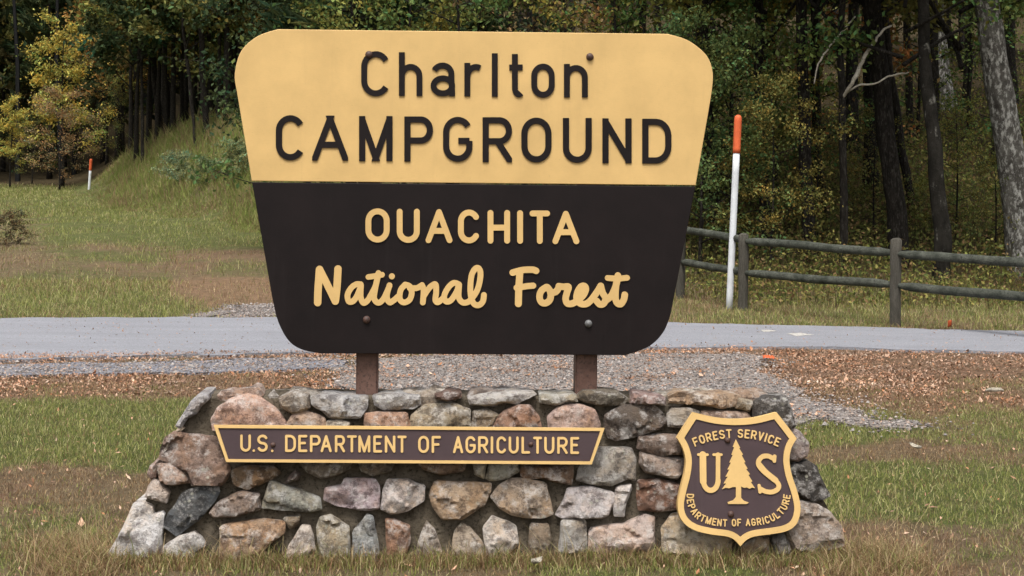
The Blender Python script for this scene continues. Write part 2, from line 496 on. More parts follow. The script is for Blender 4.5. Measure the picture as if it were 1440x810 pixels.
# ------------------------------------------------------------------ the stone plinth's frame (shared by plinth and signs)
YAW = math.radians(3.0)
WALL_ROOT = Vector((0, 6.64, 0))
BATTER = 0.12
P_WALL = Plane(WALL_ROOT, YAW, 0.0, BATTER)
P_BOARD = Plane(WALL_ROOT, YAW, 0.15, 0.0)
P_DEPT = Plane(WALL_ROOT, YAW, -0.05, BATTER)
P_SHIELD = Plane(WALL_ROOT, YAW, -0.06, BATTER)

def frame_empty(name, pl):
    e = empty(name); e.matrix_world = pl.frame; return e

def letters(parent, pl, text_boxes, w, w0, w1, mat, square, step):
    cache = {}
    for ch, box in text_boxes:
        lp = strokes_shape(glyph_strokes(ch, box, w, square), w, step, square, box if square else None)
        loops = [[pl.uv(*p) for p in l] for l in lp]
        obj("letter", cut_mesh("letter", loops, w0, w1), mat, parent)

def row(chars, xs, yl, yr, xl, xr):
    """boxes for a line of lettering that drops slightly from left to right"""
    out = []
    for ch, (a, b) in zip(chars, xs):
        t = ((a + b) / 2 - xl) / (xr - xl)
        out.append((ch, (a, yl[0] + (yr[0] - yl[0]) * t, b, yl[1] + (yr[1] - yl[1]) * t)))
    return out

def build_main_sign():
    s = frame_empty("entrance_sign", P_BOARD)
    tag(s, "large cream and dark brown campground sign on two posts above the stone plinth", "sign")
    top = spline([(354, 254.5), (333, 129)], 1)[:-1] + spline([(333, 129), (330, 104), (339, 72), (362, 51), (390.6, 41)], 6) \
        + spline([(939, 47.6), (968, 57), (993.6, 78), (1002.6, 104), (1000, 136)], 6) + [(978.3, 260.6)]
    bot = [(978, 262.2)] + spline([(943, 443), (933, 467), (913, 487), (880, 499.5)], 6) + spline([(450, 497), (423, 491), (405, 478), (391, 452), (383, 420)], 6) + [(354.3, 256.2)]
    uv = lambda l: [P_BOARD.uv(*p) for p in l]
    a = obj("upper_panel", cut_mesh("upper_panel", [uv(top)], -0.05, 0.0, 0.003), M_YEL, s); a["label"] = "cream yellow upper panel of the sign"
    b = obj("lower_panel", cut_mesh("lower_panel", [uv(bot)], -0.05, 0.0, 0.003), M_BRN, s); b["label"] = "dark brown lower panel of the sign"
    sq = row("CAMPGROUND", [(388, 429), (439, 489.5), (505, 552), (568.6, 609), (623, 664.5), (678.6, 720), (733, 775.5), (791.5, 832), (847, 888), (903, 944)],
             (162, 225.5), (167, 230), 408, 924)
    letters(a, P_BOARD, sq, 4.35, 0.0005, 0.006, M_BRN, True, 0.55)
    lc = [('C', (508, 72, 549, 135.5)), ('h', (561, 73.5, 594, 135)), ('a', (605.5, 88, 640, 135.5)), ('r', (653, 88.5, 681, 135.5)), ('l', (691, 75, 700.5, 136)),
          ('t', (712, 76, 739, 137)), ('o', (747, 89.5, 780, 137.5)), ('n', (793, 90, 826.5, 137))]
    letters(a, P_BOARD, lc, 4.15, 0.0005, 0.006, M_BRN, True, 0.55)
    oc = row("OUACHITA", [(514, 548), (558, 590.3), (598.5, 636.3), (644, 675), (685.6, 717.2), (727, 735.6), (744.7, 773.3), (776.8, 814.5)], (293, 341), (296.5, 343.3), 531, 795)
    letters(b, P_BOARD, oc, 4.1, 0.0005, 0.006, M_YEL, False, 0.5)
    zN = lambda pts: [(430 + x / 5.333, 360 + y / 5.333) for x, y in pts]
    zF = lambda pts: [(700 + x / 7.2, 360 + y / 7.2) for x, y in pts]
    def script(groups, z, r, name="script_lettering"):
        st = [(spline(z(g[0]), 6) if g[1] else z(g[0]), g[2] if len(g) > 2 else r) for g in groups]
        lp = strokes_shape(st, r, 0.5)
        obj(name, cut_mesh(name, [[P_BOARD.uv(*p) for p in l] for l in lp], 0.0005, 0.006), M_YEL, b)
    script([([(90, 348), (93, 250), (104, 101)], 1, 5.3), ([(104, 101), (150, 190), (222, 338)], 0, 5.1), ([(222, 338), (234, 240), (242, 97)], 1, 5.2)], zN, 5.2, "letter")
    script([([(646, 152)], 0, 4.2)], zN, 4.2, "letter_dot")
    script([([(412, 212), (378, 212), (340, 240), (314, 290), (322, 338), (352, 340), (385, 298), (412, 230)], 1),
            ([(414, 220), (412, 305), (432, 350), (462, 335), (495, 280), (525, 220), (545, 130)], 1),
            ([(545, 128), (520, 250), (514, 320), (545, 350), (585, 318), (628, 225)], 1), ([(470, 157), (520, 150), (572, 140)], 1, 3.9),
            ([(628, 220), (608, 300), (628, 347), (662, 330), (690, 305)], 1),
            ([(745, 215), (712, 255), (705, 320), (735, 348), (778, 328), (795, 275), (780, 228), (745, 215)], 1), ([(780, 240), (832, 240), (870, 220)], 1),
            ([(872, 218), (884, 260), (878, 348)], 1), ([(884, 300), (930, 235), (972, 212), (978, 270), (972, 330), (992, 346), (1025, 320)], 1),
            ([(1148, 212), (1108, 202), (1066, 240), (1038, 300), (1052, 340), (1090, 330), (1130, 270), (1148, 220)], 1),
            ([(1150, 215), (1146, 300), (1165, 340), (1195, 350), (1235, 330), (1288, 250), (1310, 150), (1302, 98), (1275, 92), (1245, 140), (1234, 230), (1240, 310), (1262, 358), (1298, 368), (1328, 340), (1336, 292)], 1)],
           zN, 4.05)
    script([([(222, 180), (212, 330), (208, 482)], 1, 4.9), ([(150, 168), (250, 142), (350, 138), (388, 150)], 1, 4.5), ([(190, 322), (290, 306), (358, 300)], 1, 4.2)], zF, 4.5, "letter")
    script([([(490, 316), (442, 350), (422, 410), (440, 465), (485, 476), (528, 440), (535, 370), (505, 320), (490, 316)], 1), ([(532, 372), (590, 360), (622, 308)], 1),
            ([(617, 305), (665, 312), (715, 312), (700, 370), (686, 430), (702, 478), (750, 482), (800, 455), (862, 400), (890, 340), (878, 305), (840, 312), (805, 370), (798, 430), (830, 478), (890, 485), (940, 450), (1000, 370), (1042, 302)], 1),
            ([(1042, 302), (1060, 370), (1092, 430), (1070, 482), (1030, 488), (1000, 455)], 1), ([(1085, 455), (1150, 400), (1198, 290), (1215, 200)], 1),
            ([(1215, 198), (1196, 300), (1190, 420), (1208, 475), (1245, 485), (1275, 440), (1285, 392)], 1), ([(1112, 222), (1220, 228), (1308, 220)], 1, 4.0)], zF, 4.6)
    for px, py, m in ((519, 77, M_BOLT), (829.5, 80, M_BOLT), (515.5, 449.5, M_BOLT), (827.5, 455, M_BOLT_GREY)):
        bolt(s, P_BOARD, px, py, 0.0, 0.0195, m)
    # steel posts, hollow square tube
    for x0, x1 in ((499.5, 530.5), (810.5, 841.5)):
        u0 = P_BOARD.uv(x0, 540)[0]; u1 = P_BOARD.uv(x1, 540)[0]; v1 = P_BOARD.uv(x0, 100)[1]
        me = bpy.data.meshes.new("post"); bm = bmesh.new()
        V, Fc = box_np(u0, u1, 0.0506, 0.0506 + (u1 - u0), 0.55, v1)
        vs = [bm.verts.new(p) for p in V]; [bm.faces.new([vs[i] for i in q]) for q in Fc]
        bmesh.ops.bevel(bm, geom=[e for e in bm.edges if abs(e.verts[0].co.z - e.verts[1].co.z) > 0.5], offset=0.008, segments=2, affect='EDGES')
        bm.to_mesh(me); bm.free()
        obj("post", me, M_STEEL, s)
    return s

def build_dept_sign():
    s = frame_empty("agency_board", P_DEPT)
    tag(s, "long narrow brown board with cream border and lettering fixed across the stone plinth", "sign")
    O = [(300.5, 597.6), (850, 602), (832, 653), (318.5, 649.6)]; I = [(306.8, 601.8), (844, 606), (829.6, 648.8), (321.3, 645.6)]
    uv = lambda l: [P_DEPT.uv(*p) for p in l]
    obj("border", cut_mesh("border", [uv(O), uv(I)], -0.026, 0.006), M_YEL, s)
    I2 = [(306.5, 601.6), (844.3, 605.8), (829.8, 649), (321.1, 645.8)]
    p = obj("panel", cut_mesh("panel", [uv([(307.0, 602.0), (843.8, 606.2), (829.5, 648.6), (321.5, 645.4)])], -0.026, 0.0), M_BRN2, s)
    t = "US" "DEPARTMENT" "OF" "AGRICULTURE"
    xs = [(338, 353), (362, 376.6), (401, 416.3), (419.5, 432.3), (436, 451), (451, 466.5), (471, 485.3), (488, 501.8), (504, 520.8), (525, 537.4), (541.2, 556), (559, 571.8),
          (588, 603.3), (607, 620), (637, 651.3), (654.6, 669), (672.3, 686.5), (688.5, 695), (698.2, 712.2), (715.3, 729.3), (733.3, 745.4), (749.8, 762), (765.3, 779.5), (783.5, 798.2), (802, 814.3)]
    letters(p, P_DEPT, row(t, xs, (611, 635), (614.5, 638.3), 345, 808), 1.72, 0.0003, 0.005, M_YEL, False, 0.25)
    for x, y in ((357, 633.6), (383, 634)):
        lp = strokes_shape([([(x, y)], 1.7)], 1.7, 0.2)
        obj("full_stop", cut_mesh("full_stop", [[P_DEPT.uv(*q) for q in l] for l in lp], 0.0003, 0.005), M_YEL, p)
    for px, py in ((384, 625.5), (746.5, 624.5)): bolt(s, P_DEPT, px, py, 0.0, 0.0125, M_BOLT)
    return s

def build_shield():
    s = frame_empty("shield_sign", P_SHIELD)
    tag(s, "shield shaped brown sign with cream border and tree emblem on the plinth's right end", "sign")
    z = lambda pts: [(930 + x / 3.682, 560 + y / 3.682) for x, y in pts]
    out = [(165, 72)] + spline([(165, 72), (280, 99), (385, 107), (485, 99), (595, 72)], 6)[1:] + spline([(595, 72), (650, 142), (700, 208)], 3)[1:] \
        + spline([(700, 208), (672, 258), (662, 320), (674, 395), (702, 480), (719, 560), (711, 622), (686, 664), (638, 690), (560, 704), (482, 715), (440, 733), (408, 766)], 6)[1:] \
        + spline([(408, 766), (378, 733), (338, 715), (260, 705), (180, 686), (128, 656), (95, 612), (84, 550), (98, 470), (118, 392), (125, 320), (110, 258), (80, 205)], 6)[1:] \
        + [(122, 138)]
    outp = z(out)
    step = 0.6
    xs = np.array(outp); x0, y0 = xs.min(0) - 4; x1, y1 = xs.max(0) + 4
    X, Y = np.meshgrid(np.arange(x0, x1, step), np.arange(y0, y1, step))
    d = np.full(X.shape, 1e3); inside = np.zeros(X.shape, bool)
    for p, q in zip(outp, outp[1:] + outp[:1]):
        d = np.minimum(d, seg_dist(X, Y, p, q))
        cond = (p[1] > Y) != (q[1] > Y)
        inside ^= cond & (X < (q[0] - p[0]) * (Y - p[1]) / ((q[1] - p[1]) or 1e-9) + p[0])
    sdf = np.where(inside, -d, d)
    inner = [simplify(l, 0.08) for l in field_loops(sdf + 8.6, x0, y0, step)]
    inner2 = [simplify(l, 0.08) for l in field_loops(sdf + 8.75, x0, y0, step)]
    uv = lambda l: [P_SHIELD.uv(*p) for p in l]
    obj("border", cut_mesh("border", [uv(outp)] + [uv(l) for l in inner], -0.035, 0.006), M_YEL, s)
    p = obj("panel", cut_mesh("panel", [uv(l) for l in inner2], -0.035, 0.0), M_BRN2, s)
    W0, W1 = 0.0003, 0.006
    def put(name, lp): obj(name, cut_mesh(name, [uv(l) for l in lp], W0, W1), M_YEL, p)
    k = 1 / 3.682
    # U with slab serifs, S
    put("letter", strokes_shape([(z([(214, 292), (216, 430)]), 17 * k), (z([(293, 292), (292, 430)]), 11.5 * k),
        (z([(216, 425)] + A(255, 425, 38, -52, 180, 360)), 13 * k), 
        (z([(191, 292), (238, 292)]), 6.5 * k), (z([(270, 292), (310, 292)]), 6.5 * k)], 3, 0.3))
    put("letter", strokes_shape([(z(spline([(578, 312), (552, 299), (522, 303), (502, 326), (506, 352), (535, 384), (578, 416), (605, 444), (602, 470), (572, 485), (538, 482), (515, 470)], 6)), 12 * k),
        (z(spline([(506, 345), (540, 384), (590, 424)], 6)), 15 * k), (z([(586, 300), (584, 325)]), 9 * k), (z([(505, 452), (510, 485)]), 8.5 * k)], 3, 0.3))
    tree = [(385, 213), (396, 235), (407, 256), (402, 259), (422, 291), (415, 295), (434, 330), (427, 333), (446, 364), (438, 367), (458, 392), (450, 397), (470, 430), (462, 433), (484, 466), (470, 462),
            (455, 468), (440, 461), (428, 464), (412, 456), (412, 515), (426, 530), (452, 540), (440, 547), (345, 547), (342, 538), (370, 529), (385, 512), (385, 459), (366, 460), (350, 466), (332, 463), (314, 470),
            (335, 440), (322, 441), (343, 405), (332, 406), (352, 368), (342, 369), (360, 332), (351, 333), (369, 294), (362, 292), (376, 254), (369, 251)]
    o = obj("tree_emblem", cut_mesh("tree_emblem", [uv(z(tree))], W0, W1), M_YEL, p)
    def along(text, path, hgt, wid, track, w):
        P = np.array(spline(path, 20)); L = np.concatenate([[0], np.cumsum(np.hypot(*np.diff(P, axis=0).T))])
        adv = {' ': 0.62, 'I': 0.5, 'M': 1.2, 'F': 0.92, 'E': 0.92, 'L': 0.92}
        ws = [adv.get(c, 1.0) for c in text]; tot = sum(ws); u = L[-1] / tot; c0 = 0
        for ch, a in zip(text, ws):
            s_ = (c0 + a / 2) * u; c0 += a
            if ch == ' ': continue
            x, y = np.interp(s_, L, P[:, 0]), np.interp(s_, L, P[:, 1])
            xa, ya = np.interp(s_ - 12, L, P[:, 0]), np.interp(s_ - 12, L, P[:, 1]); xb, yb = np.interp(s_ + 12, L, P[:, 0]), np.interp(s_ + 12, L, P[:, 1])
            an = math.atan2(yb - ya, xb - xa); ca, sa = math.cos(an), math.sin(an)
            bw = u * a * track
            st = [([(x + q[0] * ca - q[1] * sa, y + q[0] * sa + q[1] * ca) for q in s0], r) for s0, r in glyph_strokes(ch, (-bw / 2, -hgt / 2, bw / 2, hgt / 2), w, False)]
            st = [(z(s0), r * k) for s0, r in st]
            put("letter", strokes_shape(st, w * k, 0.22))
    along("FOREST SERVICE", [(388 + 545 * math.sin(math.radians(t)), 727 - 545 * math.cos(math.radians(t))) for t in (-24.6, -18, -12, -6, 0, 6, 12, 18, 24.6)], 46, 28, 0.78, 3.8)
    along("DEPARTMENT OF AGRICULTURE", [(150, 492), (150, 535), (166, 578), (197, 612), (250, 634), (320, 645), (400, 643), (480, 641), (550, 628), (602, 600), (637, 556), (651, 496)], 38, 22, 0.80, 3.1)
    bolt(s, P_SHIELD, 930 + 342 * k, 560 + 217 * k, 0.0, 0.015, M_BOLT); bolt(s, P_SHIELD, 930 + 360 * k, 560 + 600 * k, 0.0, 0.016, M_BOLT)
    return s
# ------------------------------------------------------------------ ground zones
ZONES = [  # photo px, py, radius x, radius y, green, litter, dirt
 (120, 605, 190, 45, 1.0, 0.0, 0), (60, 543, 330, 20, 0.05, 1.0, 0), (80, 690, 190, 26, 0.1, 0.35, 0), (235, 715, 60, 45, 0.05, 0.5, 0.1),
 (60, 752, 90, 35, 0.65, 0.1, 0), (60, 805, 200, 18, 0.4, 0.3, 0), (240, 792, 60, 18, 0.15, 0.5, 0), (560, 800, 260, 20, 0.35, 0.4, 0), (900, 800, 160, 18, 0.65, 0.15, 0),
 (1200, 600, 90, 20, 0.95, 0, 0), (1290, 638, 190, 14, 0.12, 0.3, 0), (1330, 690, 190, 38, 1.0, 0, 0), (1240, 775, 170, 32, 0.05, 0.5, 0), (1420, 780, 60, 30, 0.35, 0.3, 0),
 (1260, 520, 230, 32, 0.03, 1.0, 0), (1230, 570, 160, 18, 0.1, 0.8, 0), (1400, 598, 90, 24, 0.55, 0.2, 0), (1420, 535, 50, 16, 0.3, 0.4, 0),
 (130, 330, 240, 26, 0.9, 0, 0), (100, 290, 130, 22, 0.95, 0, 0), (140, 348, 60, 6, 0.15, 0.7, 0.1), (290, 358, 80, 7, 0.2, 0.7, 0.1), (200, 380, 90, 8, 0.25, 0.6, 0.1), (90, 385, 120, 10, 0.65, 0.1, 0), (40, 375, 50, 14, 0.3, 0.3, 0.4), (330, 345, 60, 8, 0.8, 0, 0), (80, 266, 140, 12, 0.95, 0, 0), (80, 400, 100, 12, 0.6, 0.1, 0), (300, 412, 80, 22, 0.1, 0.2, 1.0),
 (120, 430, 170, 16, 0.75, 0, 0), (15, 335, 40, 40, 0.15, 0.3, 0), (330, 385, 60, 10, 0.6, 0, 0.2),
 (1200, 443, 330, 13, 0.6, 0.25, 0), (980, 440, 60, 14, 0.5, 0.4, 0),
 (290, 215, 80, 40, 0.75, 0, 0), (250, 255, 90, 25, 0.35, 0.4, 0.1),
]
def project(x, y, z):
    y = np.maximum(y, 0.5)
    a0, b0 = x / y * F, (CAM_H - z) / y * F
    return 720 + cr * a0 - sr * b0, HY + sr * a0 + cr * b0

def wob(x, y, s, ph):
    a = np.sin(x * s + 1.7 * np.sin(y * s * 0.83 + ph)) * np.cos(y * s * 1.13 + 1.3 * np.sin(x * s * 0.71 + ph * 2))
    b = np.sin(x * s * 2.3 + 1.1 * np.sin(y * s * 2.9 + ph)) * np.cos(y * s * 2.6 + ph)
    c = np.sin(x * s * 5.3 + 1.4 * np.sin(y * s * 6.1 + ph)) * np.cos(y * s * 5.7 + ph + np.sin(x * s * 4.1))
    return a + 0.6 * b + 0.45 * c

def zone(x, y, z):
    sc = np.clip(y / 12, 0.5, 4)
    px, py = project(x + wob(x / sc, y / sc, 2.2, 0.5) * 0.22 * sc, y + wob(x / sc, y / sc, 2.0, 2.1) * 0.24 * sc, z)
    W = np.full(px.shape, 0.04); g = W * 0.45; l = W * 0.3; d = W * 0.0
    for cx, cy, rx, ry, gg, ll, dd in ZONES:
        w = np.exp(-(((px - cx) / rx) ** 2 + ((py - cy) / ry) ** 2) * 1.3)
        W = W + w; g = g + w * gg; l = l + w * ll; d = d + w * dd
    g, l, d = g / W, l / W, d / W
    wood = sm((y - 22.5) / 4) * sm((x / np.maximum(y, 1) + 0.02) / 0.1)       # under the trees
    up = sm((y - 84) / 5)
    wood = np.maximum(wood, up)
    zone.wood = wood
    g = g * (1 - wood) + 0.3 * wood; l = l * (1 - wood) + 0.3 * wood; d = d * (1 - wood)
    nz = wob(x, y, 3.1, 4.0) * 0.13
    return np.clip(g + nz, 0, 1), np.clip(l - nz, 0, 1), d

def grid_axis(a, b, fine0, fine1, fstep, growth=1.12, mx=6.0):
    mid = list(np.arange(fine0, fine1 + 1e-6, fstep)); s = fstep; hi = [mid[-1]]
    while hi[-1] < b: s = min(s * growth, mx); hi.append(hi[-1] + s)
    lo = [mid[0]]; s = fstep
    while lo[-1] > a: s = min(s * growth, mx); lo.append(lo[-1] - s)
    return np.array(lo[:0:-1] + mid + hi[1:])

def vnoise(x, y, s, seed=0.0):
    return np.array([mnoise.noise(Vector((a * s + seed, b * s - seed, seed))) for a, b in zip(x.ravel(), y.ravel())]).reshape(x.shape)

def ground_material():
    m, nt, p, out = new_mat("ground")
    zc = nd(nt, "ShaderNodeAttribute", attribute_name="tint"); sep = nd(nt, "ShaderNodeSeparateColor"); nt.links.new(zc.outputs["Color"], sep.inputs[0])
    v = coords(nt)
    n1 = noise_fac(nt, v, 2.2, 8, 0.7, 0.3, 0.7); n2 = noise_fac(nt, v, 18, 6, 0.75, 0.3, 0.7); n3 = noise_fac(nt, v, 75, 5, 0.75, 0.3, 0.7)
    nn = math_(nt, 'ADD', math_(nt, 'MULTIPLY', n1, 0.5), math_(nt, 'MULTIPLY', n2, 0.5))
    def thr(ch, w=0.35):
        a = math_(nt, 'SUBTRACT', math_(nt, 'ADD', sep.outputs[ch], math_(nt, 'MULTIPLY', math_(nt, 'SUBTRACT', nn, 0.5), 1.5)), 0.5)
        mr = nd(nt, "ShaderNodeMapRange"); mr.inputs[1].default_value = -w / 2; mr.inputs[2].default_value = w / 2; nt.links.new(a, mr.inputs[0]); return mr.outputs[0]
    dead = mix(nt, n3, (0.11, 0.078, 0.046), (0.31, 0.23, 0.145))
    green = mix(nt, n3, (0.055, 0.072, 0.02), (0.17, 0.20, 0.065))
    lit = mix(nt, n3, (0.13, 0.075, 0.045), (0.36, 0.23, 0.155))
    dirt = mix(nt, n3, (0.2, 0.12, 0.07), (0.38, 0.25, 0.16))
    c = mix(nt, thr(0), dead, green); c = mix(nt, thr(1), c, lit); c = mix(nt, thr(2), c, dirt)
    c = mix(nt, math_(nt, 'MULTIPLY', noise_fac(nt, v, 5, 9, 0.8, 0.45, 0.62), 0.6), c, (0.075, 0.055, 0.03))
    c = mix(nt, math_(nt, 'MULTIPLY', noise_fac(nt, v, 3.3, 9, 0.85, 0.5, 0.66), 0.5), c, (0.30, 0.235, 0.13))
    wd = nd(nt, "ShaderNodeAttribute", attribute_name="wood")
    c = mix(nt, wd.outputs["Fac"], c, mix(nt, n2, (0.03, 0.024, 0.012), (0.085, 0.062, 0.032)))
    nt.links.new(c, p.inputs["Base Color"]); p.inputs["Roughness"].default_value = 0.95; p.inputs["Specular IOR Level"].default_value = 0.1
    bump(nt, p, math_(nt, 'ADD', n3, n2), 0.8, 0.03)
    return m

def build_ground():
    xs = grid_axis(-350, 350, -7, 8.5, 0.16, 1.06, 9.0); ys = grid_axis(-12, 450, 5.5, 24, 0.16, 1.03, 9.0)
    X, Y = np.meshgrid(xs, ys); Z = terrain(X, Y)
    near = sm((30 - Y) / 5) * sm((Y + 2) / 3)
    rough = vnoise(X, Y, 1.1, 3.0) * 0.012
    bumps = rough * np.where((Y > 12.3) & (Y < 18.6), 0.15, 1.0)
    Z = Z + bumps - 0.012
    far = sm((Y - 26) / 10)
    Z = Z + far * vnoise(X, Y, 0.35, 9.0) * 0.16
    nx, ny = len(xs), len(ys)
    idx = np.arange(nx * ny).reshape(ny, nx)
    f = np.stack([idx[:-1, :-1], idx[:-1, 1:], idx[1:, 1:], idx[1:, :-1]], -1).reshape(-1, 4)
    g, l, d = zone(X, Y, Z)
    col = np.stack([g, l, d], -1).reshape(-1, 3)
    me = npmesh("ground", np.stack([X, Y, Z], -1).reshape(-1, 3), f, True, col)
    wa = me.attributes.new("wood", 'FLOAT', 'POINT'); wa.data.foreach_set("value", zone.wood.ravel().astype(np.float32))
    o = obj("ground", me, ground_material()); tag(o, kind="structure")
    return o

def sheet(name, poly_px, z, mat, jitter=0.06, step=0.22, thick=0.03, seed=1.0, extra=None):
    """irregular patch of road or gravel lying on the near ground; outline given where it shows in the photo"""
    P = [np.array(gp0(*p)[:2]) for p in poly_px] if extra is None else [np.array(p) for p in extra]
    out = []
    for a, b in zip(P, P[1:] + P[:1]):
        n = max(1, int(np.hypot(*(b - a)) / step))
        for k in range(n):
            q = a + (b - a) * k / n
            out.append(q + np.array([mnoise.noise(Vector((q[0] * 1.7, q[1] * 1.7, seed))), mnoise.noise(Vector((q[0] * 1.7, q[1] * 1.7, seed + 7)))]) * jitter
                       + np.array([mnoise.noise(Vector((q[0] * 7, q[1] * 7, seed))), mnoise.noise(Vector((q[0] * 7, q[1] * 7, seed + 7)))]) * jitter * 0.5)
    bm = bmesh.new()
    top = [bm.verts.new((q[0], q[1], z)) for q in out]
    bm.faces.new(top)
    bmesh.ops.triangulate(bm, faces=bm.faces[:])
    low = [bm.verts.new((q[0], q[1], z - thick)) for q in out]
    n = len(top)
    for k in range(n): bm.faces.new((top[k], low[k], low[(k + 1) % n], top[(k + 1) % n]))
    bmesh.ops.recalc_face_normals(bm, faces=bm.faces[:])
    me = bpy.data.meshes.new(name); bm.to_mesh(me); bm.free()
    o = obj(name, me, mat); tag(o, kind="structure")
    return o, out

def asphalt_mat():
    m, nt, p, out = new_mat("old_asphalt"); v = coords(nt)
    n3 = noise_fac(nt, v, 70, 8, 0.85, 0.36, 0.64); n1 = noise_fac(nt, coords(nt, "Object", (0.25, 1.6, 1)), 2.0, 6, 0.65, 0.35, 0.65)
    c = mix(nt, n3, (0.12, 0.122, 0.138), (0.36, 0.365, 0.395)); c = mix(nt, math_(nt, 'MULTIPLY', n1, 0.35), c, (0.13, 0.132, 0.148))
    c = mix(nt, math_(nt, 'MULTIPLY', noise_fac(nt, v, 25, 5, 0.8, 0.62, 0.75), 0.6), c, (0.09, 0.07, 0.06))
    nt.links.new(c, p.inputs["Base Color"]); p.inputs["Roughness"].default_value = 0.7; p.inputs["Specular IOR Level"].default_value = 0.35
    bump(nt, p, n3, 0.5, 0.006); return m

def gravel_mat(name, a, b, c3):
    m, nt, p, out = new_mat(name); v = coords(nt)
    vo = nd(nt, "ShaderNodeTexVoronoi", Scale=42.0); nt.links.new(v, vo.inputs["Vector"])
    sepc = nd(nt, "ShaderNodeSeparateColor"); nt.links.new(vo.outputs["Color"], sepc.inputs[0])
    c = mix(nt, sepc.outputs[0], a, b); c = mix(nt, math_(nt, 'MULTIPLY', noise_fac(nt, v, 3, 7, 0.7, 0.45, 0.7), 0.65), c, c3)
    nt.links.new(c, p.inputs["Base Color"]); p.inputs["Roughness"].default_value = 0.9; p.inputs["Specular IOR Level"].default_value = 0.2
    inv = math_(nt, 'SUBTRACT', 1.0, vo.outputs["Distance"]); bump(nt, p, inv, 0.9, 0.02); return m

def in_poly(px, py, poly):
    inside = np.zeros(px.shape, bool)
    for p, q in zip(poly, poly[1:] + poly[:1]):
        inside ^= ((p[1] > py) != (q[1] > py)) & (px < (q[0] - p[0]) * (py - p[1]) / ((q[1] - p[1]) or 1e-9) + p[0])
    return inside

ROAD_PX = [(0, 449), (400, 448), (700, 451), (960, 456), (1200, 462), (1440, 468), (1440, 497), (1100, 490), (1000, 490), (700, 494), (430, 498), (200, 503), (0, 508)]
DRIVE_PX = [(500, 507), (620, 501), (800, 499), (960, 497), (1060, 500), (1090, 512), (1062, 524), (1110, 545), (1180, 573), (1240, 590), (1312, 598), (1296, 606), (1240, 603), (1180, 596), (1130, 588), (1100, 600), (560, 600), (500, 560), (470, 540), (480, 525)]
SHOULDER_PX = [(-60, 515), (200, 509.5), (430, 503.5), (497, 508), (480, 517), (300, 524), (-60, 530)]
GRAVEL_FAR_PX = [(275, 447), (330, 430), (400, 424), (520, 424), (520, 447.5)]

def build_roads():
    P = [np.array(gp0(*p)[:2]) for p in ROAD_PX]
    far, nearl = P[:6], P[6:]
    far = [far[0] + (far[0] - far[2]) * 3.0] + far + [far[-1] + (far[-1] - far[-3]) * 3.5]
    nearl = [nearl[0] + np.array([18.0, -1.2])] + nearl + [nearl[-1] + np.array([-18.0, 0.9])]
    sheet("road", None, 0.022, asphalt_mat(), 0.13, 0.09, 0.06, 2.0, far + nearl)
    gm = gravel_mat("drive_gravel", (0.12, 0.106, 0.1), (0.30, 0.27, 0.25), (0.17, 0.13, 0.1))
    sheet("gravel_drive", DRIVE_PX, 0.010, gm, 0.28, 0.07, 0.05, 4.0)
    sheet("gravel_shoulder", SHOULDER_PX, 0.012, gravel_mat("shoulder_gravel", (0.11, 0.11, 0.125), (0.24, 0.24, 0.27), (0.14, 0.135, 0.14)), 0.16, 0.08, 0.05, 6.0)
    sm_ = gravel_mat("pale_sand", (0.36, 0.34, 0.31), (0.5, 0.48, 0.45), (0.4, 0.38, 0.35))
    sheet("sand_patch", [(1100, 471.5), (1125, 471), (1146, 474), (1120, 475.5)], 0.0262, sm_, 0.12, 0.06, 0.003, 11.0)
    sheet("sand_patch", [(1064, 467.5), (1075, 466.5), (1088, 468.5), (1072, 469.5)], 0.0262, sm_, 0.1, 0.06, 0.003, 12.0)
    sheet("gravel_patch", GRAVEL_FAR_PX, 0.003, gm, 0.8, 0.08, 0.05, 8.0)

# ------------------------------------------------------------------ stone plinth
def resample_poly(pts, jit, step, seed):
    P = [np.array(p, float) for p in pts]
    Q = []
    for a, b in zip(P, P[1:] + P[:1]):             # one corner cut
        Q.append(a * 0.93 + b * 0.07); Q.append(a * 0.07 + b * 0.93)
    out = []
    for a, b in zip(Q, Q[1:] + Q[:1]):
        n = max(1, round(np.hypot(*(b - a)) / step))
        for k in range(n):
            q = a + (b - a) * k / n
            v = Vector((q[0] * 22, q[1] * 22, seed))
            out.append(q + np.array([mnoise.noise(v), mnoise.noise(v + Vector((31, 7, 3)))]) * jit)
    return out

